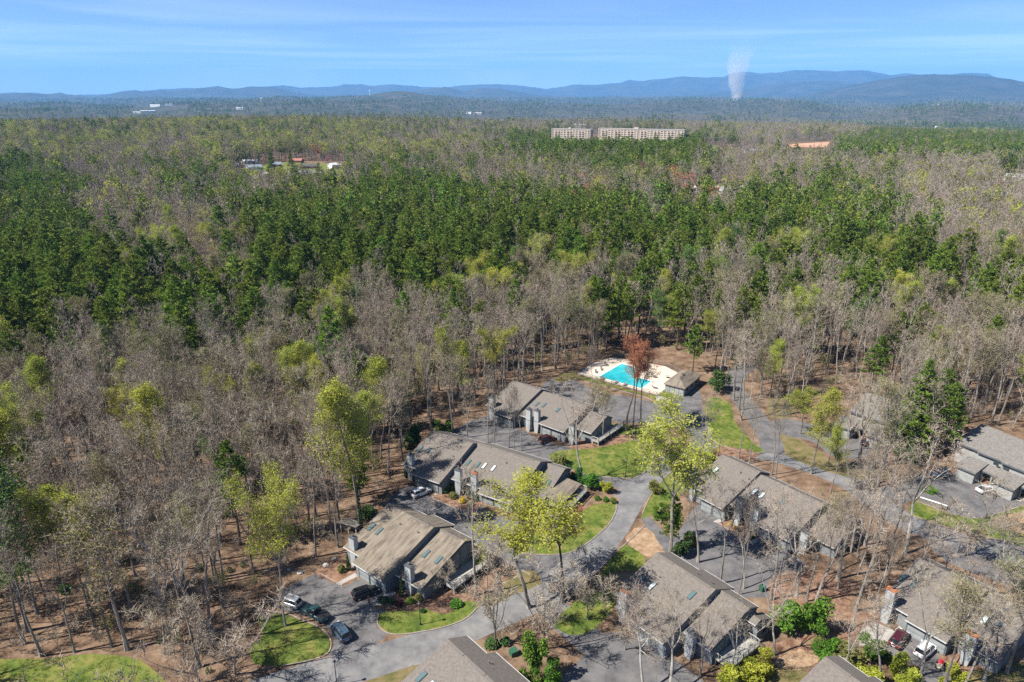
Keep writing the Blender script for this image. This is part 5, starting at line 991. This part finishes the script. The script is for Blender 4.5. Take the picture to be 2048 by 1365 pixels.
for a in [
 ('cone',0,'leaf_d',804,1193,.85,4.2,'narrow dark arborvitae beside the right-hand chimney of the brown-roofed condo'), ('cone',1,'leaf_d',697,1141,.8,3.6,'narrow arborvitae at the left chimney of the brown-roofed condo'), ('cone',0,'leaf_d',938,999,.75,3.0,'narrow dark arborvitae between the twin chimneys of the long condo'), ('cone',1,'leaf_d',1475,1045,.7,3.8,'narrow arborvitae in the yellow flower bed'), ('cone',0,'leaf_d',1936,1318,.7,3.0,'narrow arborvitae at the lower-right condo chimney'), ('cone',1,'leaf_d',811,956,.6,2.6,'narrow arborvitae at the left chimney of the long condo'),
 ('round',0,'leaf_o',684,1143,1.2,1.5,'rounded olive shrub next to the left arborvitae of the brown-roofed condo'), ('round',1,'leaf_p',798,1212,1.2,1.2,'dark purple-red shrub in the bed in front of the brown-roofed condo'), ('round',2,'leaf_d',785,1208,.9,.8,'low dark green shrub left of the purple-red shrub'), ('round',0,'leaf_g',820,1206,1.1,1.1,'fresh green shrub right of the purple-red shrub'), ('round',1,'leaf_o',838,1200,1.2,1.1,'olive shrub at the gable corner of the brown-roofed condo'), ('round',2,'leaf_d',768,1200,1.4,.6,'low green hedge along the front walk of the brown-roofed condo'), ('round',0,'leaf_d',846,1224,.7,.7,'small dark shrub at the top of the front lawn'), ('round',1,'leaf_g',912,1212,1.7,1.0,'green shrub at the right end of the front lawn'), ('big',1,'leaf_y',960,1132,1.9,4.2,'yellow-green shrub at the back corner of the brown-roofed condo'),
 ('round',0,'leaf_gold',925,1005,1.2,1.2,'bright yellow flowering shrub in the bed of the long condo'), ('round',1,'leaf_o',907,996,1.6,1.3,'olive-brown shrub left of the yellow shrub'), ('round',2,'leaf_g',893,985,1.2,1.0,'green shrub at the left end of the long condo bed'), ('round',0,'leaf_d',953,1001,1.3,1.2,'blue-green shrub right of the twin-chimney arborvitae'), ('round',1,'leaf_o',901,979,1.2,1.4,'olive shrub under the left twin chimney'), ('round',2,'leaf_g',940,1012,.9,.6,'low green shrub at the brick walk'),
 ('big',0,'leaf_g',1183,978,2.3,4.2,'large green shrub at the right end of the long condo'), ('big',1,'leaf_y',1213,985,1.6,3.0,'yellow-green shrub beside the large green one'), ('round',0,'leaf_g',1195,1000,1.0,1.1,'left of three clipped green balls by the road'), ('round',1,'leaf_g',1211,1003,1.0,1.1,'middle of three clipped green balls by the road'), ('round',2,'leaf_g',1228,1006,1.0,1.1,'right of three clipped green balls by the road'), ('big',2,'leaf_d',1150,962,2.4,3.8,'dark green shrub mass behind the porch of the long condo'), ('big',0,'leaf_o',1118,930,2.6,3.0,'olive shrub mass at the left of the middle lawn'),
 ('big',0,'leaf_g',1572,1262,3.0,6.2,'large bright green shrub left of the paved pad, left one'), ('big',1,'leaf_g',1620,1262,3.0,7.0,'large bright green shrub left of the paved pad, right one'), ('big',2,'leaf_g',1655,1310,2.6,4.2,'bright green shrub above the bottom roof at right'), ('big',0,'leaf_o',1690,1335,2.6,4.5,'olive-green shrub in front of the paved pad'), ('big',1,'leaf_g',1745,1322,2.4,5.0,'green shrub by the maroon SUV'), ('big',2,'leaf_y',1800,1365,2.6,4.4,'yellow-green shrub at the bottom edge below the white SUV'), ('big',0,'leaf_y',1740,1372,2.3,3.6,'yellow-green shrub at the bottom edge right of the roof'), ('big',1,'leaf_y',1905,1372,1.8,3.4,'yellow-green shrub at the bottom edge right of the drive'), ('round',1,'leaf_g',1772,1243,.8,.8,'small round green shrub by the lower-right chimney'), ('big',2,'leaf_y',1520,1352,3.0,3.4,'yellow-green shrub below the deck of the rust-chimney condo'), ('big',0,'leaf_y',1460,1368,2.4,3.2,'yellow-green shrub at the bottom edge below the deck'),
 ('big',1,'leaf_g',1065,1365,2.3,8.6,'tall bright green bush at the bottom edge beside the roof'), ('big',2,'leaf_g',1100,1372,1.8,5.0,'smaller green bush right of the tall one at the bottom edge'), ('round',0,'leaf_d',985,1292,1.8,1.3,'dark low shrub in the bed right of the bottom roof'), ('round',1,'leaf_d',1010,1288,1.4,1.2,'second dark low shrub in the bed right of the bottom roof'),
 ('big',0,'leaf_d',1436,782,3.6,7.0,'large round evergreen beside the pool house'), ('big',1,'leaf_d',1360,1110,2.2,3.6,'dark green shrub by the straw bank'), ('round',2,'leaf_o',1386,1093,1.6,2.0,'clipped olive ball in the court of the tan-roofed condo'), ('round',0,'leaf_d',1378,1078,1.6,1.8,'dark rounded shrub behind the clipped ball'), ('big',2,'leaf_g',1318,1035,1.8,3.4,'fresh green shrub at the left of the tan-roofed condo'), ('big',0,'leaf_o',1308,985,1.8,3.0,'olive shrub on the curved lawn strip'), ('big',1,'leaf_o',1420,925,1.6,3.2,'olive-yellow shrub at the end of the curved lawn strip'),
 ('round',1,'leaf_gold',1459,1052,.7,.6,'left clump of yellow flowers in the bed'), ('round',2,'leaf_gold',1471,1058,.8,.6,'middle clump of yellow flowers in the bed'), ('round',0,'leaf_gold',1483,1067,.8,.6,'right clump of yellow flowers in the bed'), ('round',1,'leaf_g',1502,1075,1.0,1.4,'green shrub at the lower end of the flower bed'),
 ('round',1,'leaf_d',1920,945,1.2,1.0,'round green shrub in the bed of the row house'), ('big',2,'leaf_d',1780,900,3.2,6.5,'dark evergreen mass below the solitary pine'), ('big',0,'leaf_d',1815,925,2.8,5.0,'evergreen shrub between the courts on the right'), ('big',1,'leaf_g',1860,985,1.6,1.2,'low green shrub above the screen wall'), ('big',1,'leaf_d',825,895,3.0,6.5,'dark green shrub left of the long condo'), ('big',2,'leaf_g',890,862,2.6,3.2,'fresh green shrub at the upper end of the wood edge'), ('big',0,'leaf_d',735,1035,2.3,2.6,'dark green shrub at the wood edge left of the court'), ('big',1,'leaf_d',1180,860,3.2,3.4,'dark shrub mass at the end of the condo below the pool'), ('round',2,'leaf_g',1196,852,1.6,1.6,'green shrub at the corner of the upper deck'),
 ('big',2,'leaf_d',1240,1115,.01,.01,'')]:
    if a[-1]: shrub(*a)
# grass tufts on the lawns
tuft = MB(); rng = random.Random(4)
for i in range(26):
    a = rng.uniform(0,6.28); p = Vector((rng.gauss(0,.16), rng.gauss(0,.16), 0)); blade(tuft, p, p+Vector((math.cos(a)*.08, math.sin(a)*.08, rng.uniform(.06,.16))), .014, rng)
tx, ty = [], []
for k, poly in LAWNS.items():
    w = [G(*q) for q in poly]; xs = [q[0] for q in w]; ys = [q[1] for q in w]; n = int((max(xs)-min(xs))*(max(ys)-min(ys))*2.2); n = min(n, 3500); a = R.uniform(min(xs), max(xs), n); b = R.uniform(min(ys), max(ys), n); q = inpoly(a, b, w); tx += list(a[q]); ty += list(b[q])
tx = np.array(tx); ty = np.array(ty); scatter('grass', tx, ty, np.full(tx.size, .024), R.uniform(0,6.28,tx.size), R.uniform(.8,1.7,tx.size), np.zeros(tx.size,int), [tuft.mesh('tuft', M['grassblade'])])
# ------------------------------------------------------------------ far buildings
def at_dist(px, py, dist):                               # point at ground distance dist whose picture column is px
    d = ray(px, py); t = dist/d[1]; return d[0]*t, dist
def apartment(label, pxl, pxr, dist, h, n, rz=0):
    x0, y = at_dist(pxl, 272, dist); x1, _ = at_dist(pxr, 272, dist); L = x1-x0; z = float(land((x0+x1)/2, y)); base = CAM_H-dist*math.tan(math.radians(3.40))-0
    r = thing('apartment_block', label, 'building', (x0, y, base), rz); w = MB(); w.box(0,L,0,17,-14,h); w.build('wall', M['tan'], r)
    mb = MB(); mb.box(-.4,L+.4,-.4,17.4,h+.02,h+.7); mb.build('parapet', M['concrete'], r); bay = L/n
    mb = MB(); mb.box(L*.42,L*.47,4,10,h+.7,h+3.2); mb.build('lift_tower', M['tan'], r)
    wf = MB(); wf.box(-.75,.75,-.06,-.003,0,1.5); me = wf.mesh('window', M['window']); bal = MB(); bal.box(-1.6,1.6,-1.5,-.003,-.05,.12); bal.box(-1.6,1.6,-1.5,-1.42,.12,1.1); bme = bal.mesh('balcony', M['tan']); dk = MB(); dk.box(-1.4,1.4,-.05,-.003,.15,2.2); dme = dk.mesh('balcony_door', M['dark'])
    for k in range(n):
        for f in range(5):
            z = 1.0+f*(h-1.2)/5; x = (k+.5)*bay
            if k % 4 in (1,2): o = inst('balcony', bme, r, (x,0,z-.6)); inst('balcony_door', dme, o)
            else: inst('window', me, r, (x-.9,0,z)); inst('window', me, r, (x+1.1,0,z))
    for k in range(0, n, 4): mb = MB(); mb.box(k*bay+bay*.05,k*bay+bay*.22,-.5,-.003,-10,h+.6); mb.build('pier', M['tan'], r)
apartment('smaller tan five-storey apartment block far off, left of the longer one', 1103, 1184, 1330, 17.5, 13, -.42); apartment('long tan five-storey apartment block far off beyond the pines', 1196, 1366, 1345, 18.5, 26, -.42)
SHAPES = {}
def small_house(label, px, dist, rz, w, d, h, wallm, roofm, py=330, grp=None, up=0):
    x, y = at_dist(px, py, dist); z = float(land(x, y))+up; r = thing('house', label, 'house', (x,y,z), rz, grp); mb = MB(); mb.profile([(-d/2,-2-up),(-d/2,h),(0,h+d*.24),(d/2,h),(d/2,-2-up)], -w/2, w/2); mb.build('wall', wallm, r)
    mb = MB(); e = .5; mb.profile([(-d/2-e,h-e*.48),(0,h+d*.24+.05),(d/2+e,h-e*.48),(d/2+e,h-e*.48+.3),(0,h+d*.24+.4),(-d/2-e,h-e*.48+.3)], -w/2-e, w/2+e); mb.build('roof', roofm, r)
    wm = MB()
    for k in range(3): q = MB(); q.box(-w*.36+k*w*.3,-w*.36+k*w*.3+1.5,-d/2-.05,-d/2-.003,.9,2.3); q.build('window', M['window'], r)
    mb = MB(); mb.box(w*.3,w*.3+1,-d/2-.06,-d/2-.003,0,2.1); mb.build('door', M['doorpaint'], r); return r
M['r_blue'] = mat('slate_roof', [(.16,.20,.25),(.22,.26,.31)], 2, .9); M['r_dark'] = mat('dark_roof', [(.07,.065,.065),(.11,.10,.10)], 2, .9); M['r_red'] = mat('reddish_roof', [(.28,.12,.09),(.34,.16,.12)], 2, .9); M['brickw'] = mat('brick_wall', [(.25,.12,.09),(.32,.17,.13)], 2, .9); M['r_white'] = mat('pale_metal_roof', [(.60,.62,.64)], 1, .5)
def drape(name, marks, m, dz, n=14):                     # a clearing laid over the rolling land
    pts = []
    for px, py in marks:
        d = ray(px, py); t = (0-CAM_H)/d[2]
        for _ in range(12): t = (float(land(d[0]*t, d[1]*t))-CAM_H)/d[2]
        pts.append((d[0]*t, d[1]*t))
    xs = [p[0] for p in pts]; ys = [p[1] for p in pts]; st = (max(max(xs)-min(xs), max(ys)-min(ys)))/70; gx = np.arange(min(xs), max(xs)+st, st); gy = np.arange(min(ys), max(ys)+st, st); A, B_ = np.meshgrid(gx, gy); ins = inpoly(A+st/2, B_+st/2, pts); Zz = land(A, B_)+dz
    mb = MB(); ny, nx = A.shape; mb.v = list(zip(A.ravel().tolist(), B_.ravel().tolist(), Zz.ravel().tolist()))
    for i in range(ny-1):
        for j in range(nx-1):
            if ins[i,j]: mb.f.append((i*nx+j, i*nx+j+1, (i+1)*nx+j+1, (i+1)*nx+j))
    return mb.build(name, m, None, kind='structure')
drape('lawn', [(474,340),(565,326),(688,330),(690,366),(600,380),(480,380)], M['lawn'], .5)
drape('road', [(500,356),(535,344),(541,346),(512,360)], M['concrete'], .9); drape('road', [(600,366),(690,352),(694,356),(604,371)], M['concrete'], .9)
drape('clay_field', [(1572,290),(1660,285),(1652,297),(1580,296)], M['reddirt'], 1.0); drape('clay_field', [(1826,278),(1862,276),(1866,280),(1832,282)], M['reddirt'], 1.0); drape('clay_field', [(2015,455),(2090,452),(2090,476),(2020,474)], M['reddirt'], .8)
for lab, px, py, rz, w, dp, h, wm, rm in [('long white mobile home at the top of the far clearing',500,324,.1,18,7,3,M['white'],M['r_white']), ('blue-roofed white house left in the far clearing',508,336,.5,16,9,3.2,M['white'],M['r_blue']), ('red-roofed house at the top right of the far clearing',592,322,-.1,17,9,3,M['brickw'],M['r_red']), ('brick house under the orange tree in the far clearing',618,334,.1,19,9,3.2,M['brickw'],M['r_dark']),
   ('white gabled house at the right edge of the far clearing',668,334,.9,12,8,4.5,M['white'],M['r_white']), ('long blue-roofed house at the middle right of the far clearing',620,349,.05,24,10,3,M['white'],M['r_blue']), ('dark barn-like house in the middle of the far clearing',588,358,.8,14,9,4,M['r_dark'],M['r_dark']), ('pale house at the left of the far clearing behind dark trees',450,349,0,14,9,3,M['white'],M['r_dark']), ('slate-roofed house lowest in the far clearing',560,367,.4,14,9,3,M['white'],M['r_blue']), ('small grey house at the left end of the far clearing',468,332,.3,11,8,3,M['siding_pale'],M['r_blue']), ('blue-roofed house between the dark pine and the lane',552,330,.3,12,9,3,M['siding_pale'],M['r_blue'])]:
    d = ray(px, py+4); t = (0-CAM_H)/d[2]
    for _ in range(12): t = (float(land(d[0]*t, d[1]*t))-CAM_H)/d[2]
    small_house(lab, px, d[1]*t, rz, w, dp, h, wm, rm, py)
def far_row(items, grp, fmt):
    for i, (px, py, w, wm, rm, h) in enumerate(items):
        d = ray(px, py); t = (0-CAM_H)/d[2]
        for _ in range(12): t = (float(land(d[0]*t, d[1]*t))-CAM_H)/d[2]
        small_house(fmt, px, d[1]*t, .15*((i*7)%5-2), w, 11, h, wm, rm, py, grp, up=1.0 if py > 260 else 6.0)
far_row([(1418,300,26,M['white'],M['r_dark'],4.5),(1438,306,18,M['white'],M['r_dark'],4.5),(1458,312,20,M['white'],M['r_dark'],4.5),(1476,306,24,M['white'],M['r_dark'],4.5),(1494,304,22,M['white'],M['r_dark'],4.5),(1512,309,20,M['white'],M['r_blue'],4.5),(1445,315,18,M['siding_pale'],M['r_dark'],4.5),(1555,326,20,M['siding_pale'],M['r_dark'],4.5)], 'dark-roofed far houses right of the apartment blocks', 'dark-roofed pale house in the far cluster right of the apartment blocks')
far_row([(938,238,40,M['white'],M['r_white'],6),(955,239,60,M['tan'],M['r_white'],6),(972,240,55,M['white'],M['r_white'],6),(990,240,70,M['white'],M['r_blue'],6),(1010,241,60,M['tan'],M['r_white'],6),(1030,243,80,M['r_dark'],M['r_dark'],5),(275,221,70,M['white'],M['r_white'],7),(296,223,90,M['white'],M['r_white'],9),(312,220,90,M['white'],M['r_white'],10),(340,221,60,M['white'],M['r_blue'],7),(362,216,60,M['white'],M['r_white'],8),(480,222,50,M['white'],M['r_white'],6),(240,218,40,M['tan'],M['r_white'],6)], 'pale far-off buildings of the town', 'pale far-off building in the town on the hazy plain')
far_row([(1875,258,26,M['white'],M['r_white'],4),(1935,262,22,M['white'],M['r_white'],4),(2000,273,26,M['white'],M['r_white'],4),(1885,270,22,M['siding_pale'],M['r_dark'],4),(1120,256,40,M['white'],M['r_white'],5),(1160,258,34,M['white'],M['r_white'],5),(130,262,20,M['white'],M['r_white'],4),(165,266,20,M['white'],M['r_white'],4),(180,260,16,M['tan'],M['r_white'],4),(2030,258,24,M['white'],M['r_white'],4)], 'small pale houses scattered in the distant woods', 'small pale house half hidden in the distant woods')
far_row([(1430,392,34,M['white'],M['r_white'],4),(1465,391,26,M['siding_pale'],M['r_white'],4)], 'pale long buildings behind the pine belt', 'pale long building among bare trees behind the pine belt')
far_row([(2030,362,18,M['white'],M['r_white'],3.2),(2046,368,16,M['white'],M['r_white'],3.2),(1992,401,24,M['siding_pale'],M['r_white'],4)], 'pale buildings at the right edge of the woods', 'pale building among trees at the right edge')
def far_tree(kind, v, px, py, hh, wd, label, name='tree'):
    d = ray(px, py); t = (0-CAM_H)/d[2]
    for _ in range(12): t = (float(land(d[0]*t, d[1]*t))-CAM_H)/d[2]
    x, y = d[0]*t, d[1]*t; tm, cm = PROTO[kind][v]; s = hh/22; plant_tree(kind, v, x, y, float(land(x,y)), px % 6, (s*wd, s*wd, s), label, None, name)
for nm, lm in (('pinkfar','leaf_pink'),('whitefar','leaf_w'),('orangefar','leaf_r'),('goldfar','leaf_y')):
    a,b,l = broadleaf(481, H=20, clear=.2, spread=5.5, nl=14, twig=.1, detail=.6, fork=3, leaf=4, lsize=.6); proto(nm, 'twig_far', 'bark', a, b, l, lm)
far_tree('orangefar',0,636,326,24,1.3,'large rounded orange tree in the far clearing'); far_tree('orangefar',0,563,362,17,1.0,'reddish tree beside the dark house in the far clearing'); far_tree('whitefar',0,492,346,13,1.2,'white blossoming tree in the far clearing'); far_tree('pinkfar',0,656,332,13,1.1,'pink blossoming tree at the right of the far clearing'); far_tree('orangefar',0,240,318,20,1.0,'lone reddish tree in the far left wood'); far_tree('goldfar',0,484,322,17,1.0,'fresh green tree above the white mobile home'); far_tree('bigpine',0,546,362,25,1.2,'dark broad conifer in the middle of the far clearing','conifer'); far_tree('bigpine',0,582,334,16,1.2,'rounded dark conifer near the red-roofed house','conifer')
# water towers on the plain
def water_tower(px, dist, h, label):
    x, y = at_dist(px, 190, dist); z = float(land(x,y)); r = thing('water_tower', label, 'water tower', (x,y,z)); mb = MB(); mb.lathe([(5,0),(3,6),(2.6,h-8)], 10); mb.build('pedestal', M['white'], r); mb = MB(); mb.lathe([(2.6,h-8),(8,h-4),(10,h+2),(8,h+8),(2,h+11)], 14); mb.build('tank', M['white'], r, True)
water_tower(522, 7200, 58, 'white water tower on the far plain at left'); water_tower(740, 9000, 58, 'white water tower on the far plain, middle'); water_tower(1881, 6500, 55, 'white water tower below the dark blue mountain at right')
# ------------------------------------------------------------------ mountains
M['mount'] = mat('forested_mountain', [(.022,.030,.022),(.040,.045,.034),(.065,.062,.05)], .0016, .95, detail=10)
from mathutils import noise as mn
def mountains(name, dist, prof, depth, seed):
    px = np.array([p[0] for p in prof], float); py = np.array([p[1] for p in prof], float); n = int((px[-1]-px[0])/5)+1; cols = np.linspace(px[0], px[-1], n); rows = np.concatenate([np.linspace(-1,0,26), np.linspace(0,1,12)[1:]]); mb = MB()
    tops = np.interp(cols, px, py)
    for c, ty in zip(cols, tops):
        d = ray(c, ty); hd = math.hypot(d[0], d[1]); wob = 3.2*mn.noise(Vector((c*.035, seed, 0)))+1.3*mn.noise(Vector((c*.11, seed, 3)))
        d = ray(c, ty+wob*.5); top = CAM_H+dist*d[2]/hd; dx, dy = d[0]/hd, d[1]/hd
        for r_ in rows:
            q = dist+r_*depth; t = abs(r_); x, y = dx*q, dy*q; e = (1-t)**1.15
            sp = mn.fractal(Vector((x/1500, y/1900, seed)), 1.0, 2.0, 5)*.34+abs(mn.noise(Vector((x/2600, y/5200, seed+7))))*-.35
            z = -80+(max(top,40)+80)*e*(1+sp*min(1,t*2.4))-25*t
            mb.v.append((x, y, z))
    m = len(rows)
    for i in range(n-1):
        for j in range(m-1): mb.f.append((i*m+j, (i+1)*m+j, (i+1)*m+j+1, i*m+j+1))
    return mb.build(name, M['mount'], None, True, kind='structure')
off = lambda pts, ox, s=2.0, oy=120: [(ox+a/s, oy+b/s) for a, b in pts]
mountains('mountain_range', 27000, off([(-260,128),(0,103),(60,108),(130,120),(240,100),(340,100),(430,92),(470,80),(530,85),(600,75),(690,67),(760,70),(850,68),(870,55),(920,48),(1000,55),(1080,48),(1130,42),(1250,42),(1290,47),(1350,42),(1420,44),(1470,52),(1510,60),(1580,55),(1640,60),(1750,58),(1800,55),(1860,52),(1900,55),(1965,82),(2100,92),(2400,100)],1024), 5200, 3)
mountains('mountain_range', 20500, off([(700,146),(800,125),(870,130),(960,115),(1050,100),(1130,92),(1250,85),(1360,92),(1500,110),(1600,140)],1024), 3600, 13)
mountains('mountain', 15500, off([(1150,150),(1230,130),(1300,115),(1400,95),(1500,75),(1560,66),(1650,58),(1750,60),(1850,62),(1950,72),(2048,86),(2300,100),(2600,130)],1024), 3800, 23)
mountains('mountain_range', 26000, off([(-500,134),(0,133),(60,130),(130,132),(200,138),(240,130),(270,140),(420,138),(520,122),(560,124),(640,118),(700,116),(740,112),(780,115),(830,108),(870,106),(900,112),(940,115),(1000,108),(1080,106),(1130,101),(1200,112),(1260,110),(1320,108),(1380,98),(1440,98),(1480,105),(1560,98),(1620,102),(1700,108),(1760,112),(1820,105),(1900,100),(1980,97),(2048,100),(2200,118),(2500,138)],0), 4200, 33)
mountains('hills', 18500, off([(380,146),(500,128),(540,120),(570,128),(640,123),(700,125),(780,116),(860,106),(930,116),(1010,108),(1080,108),(1150,122),(1220,138),(1320,148)],0), 2600, 43)
mountains('hills', 17500, off([(1560,146),(1640,132),(1700,118),(1780,108),(1850,125),(1920,114),(2000,116),(2080,130),(2200,146)],0), 2300, 53)
mountains('hills', 16500, off([(-300,146),(-40,138),(100,132),(180,138),(240,132),(290,142),(360,148)],0), 2200, 63)
# ------------------------------------------------------------------ smoke column and the air
def volume_mat(name, dens, col, noise=None, aniso=0.0):
    m = bpy.data.materials.new(name); m.use_nodes = True; t = m.node_tree; n = t.nodes; l = t.links; n.clear(); o = n.new('ShaderNodeOutputMaterial'); v = n.new('ShaderNodeVolumePrincipled'); v.inputs['Color'].default_value = (*col,1); v.inputs['Density'].default_value = dens; v.inputs['Anisotropy'].default_value = aniso; l.new(v.outputs[0], o.inputs['Volume'])
    if noise:
        tcn = n.new('ShaderNodeTexCoord'); q = n.new('ShaderNodeTexNoise'); q.inputs['Scale'].default_value = noise; q.inputs['Detail'].default_value = 4; l.new(tcn.outputs['Object'], q.inputs['Vector']); r = n.new('ShaderNodeMapRange'); r.inputs[1].default_value = .25; r.inputs[2].default_value = .62; r.inputs[3].default_value = dens*.3; r.inputs[4].default_value = dens; l.new(q.outputs[0], r.inputs[0])
        s = n.new('ShaderNodeSeparateXYZ'); l.new(tcn.outputs['Object'], s.inputs[0]); f = n.new('ShaderNodeMapRange'); f.inputs[1].default_value = 0; f.inputs[2].default_value = 760; f.inputs[3].default_value = 1.0; f.inputs[4].default_value = .02; f.interpolation_type = 'SMOOTHERSTEP'; l.new(s.outputs[2], f.inputs[0]); mm = n.new('ShaderNodeMath'); mm.operation = 'MULTIPLY'; l.new(r.outputs[0], mm.inputs[0]); l.new(f.outputs[0], mm.inputs[1]); l.new(mm.outputs[0], v.inputs['Density'])
    return m
sx, sy = at_dist(1478, 190, 9500); rng = random.Random(8); mb = MB(); pts = []; rad = []
for i in range(12):
    t = i/11; pts.append((-40*math.sin(t*3)+150*t**2-90*t, 60*t, -20+820*t)); rad.append(48+150*t**.8+rng.uniform(-10,10))
mb.tube(pts, rad, 16); smk = thing('smoke', 'white smoke column rising from the far woods before the blue mountains', 'smoke', (sx, sy, 0)); mb.build('column', volume_mat('smoke', .0075, (.96,.96,.97), .006), smk, True)
mb = MB(); mb.lathe([(20,-15),(46,10),(60,40),(44,80),(30,105),(5,120)], 12); mb.build('puff', volume_mat('smoke_dense', .045, (.97,.97,.97)), smk, True)
HZ = MB(); HZ.box(-34000,34000,-34000,34000,min(LOWEST,-106)-1,1130); hz = HZ.build('haze', volume_mat('haze', 4.3e-5, (.21,.52,1.0)), None, kind='stuff')
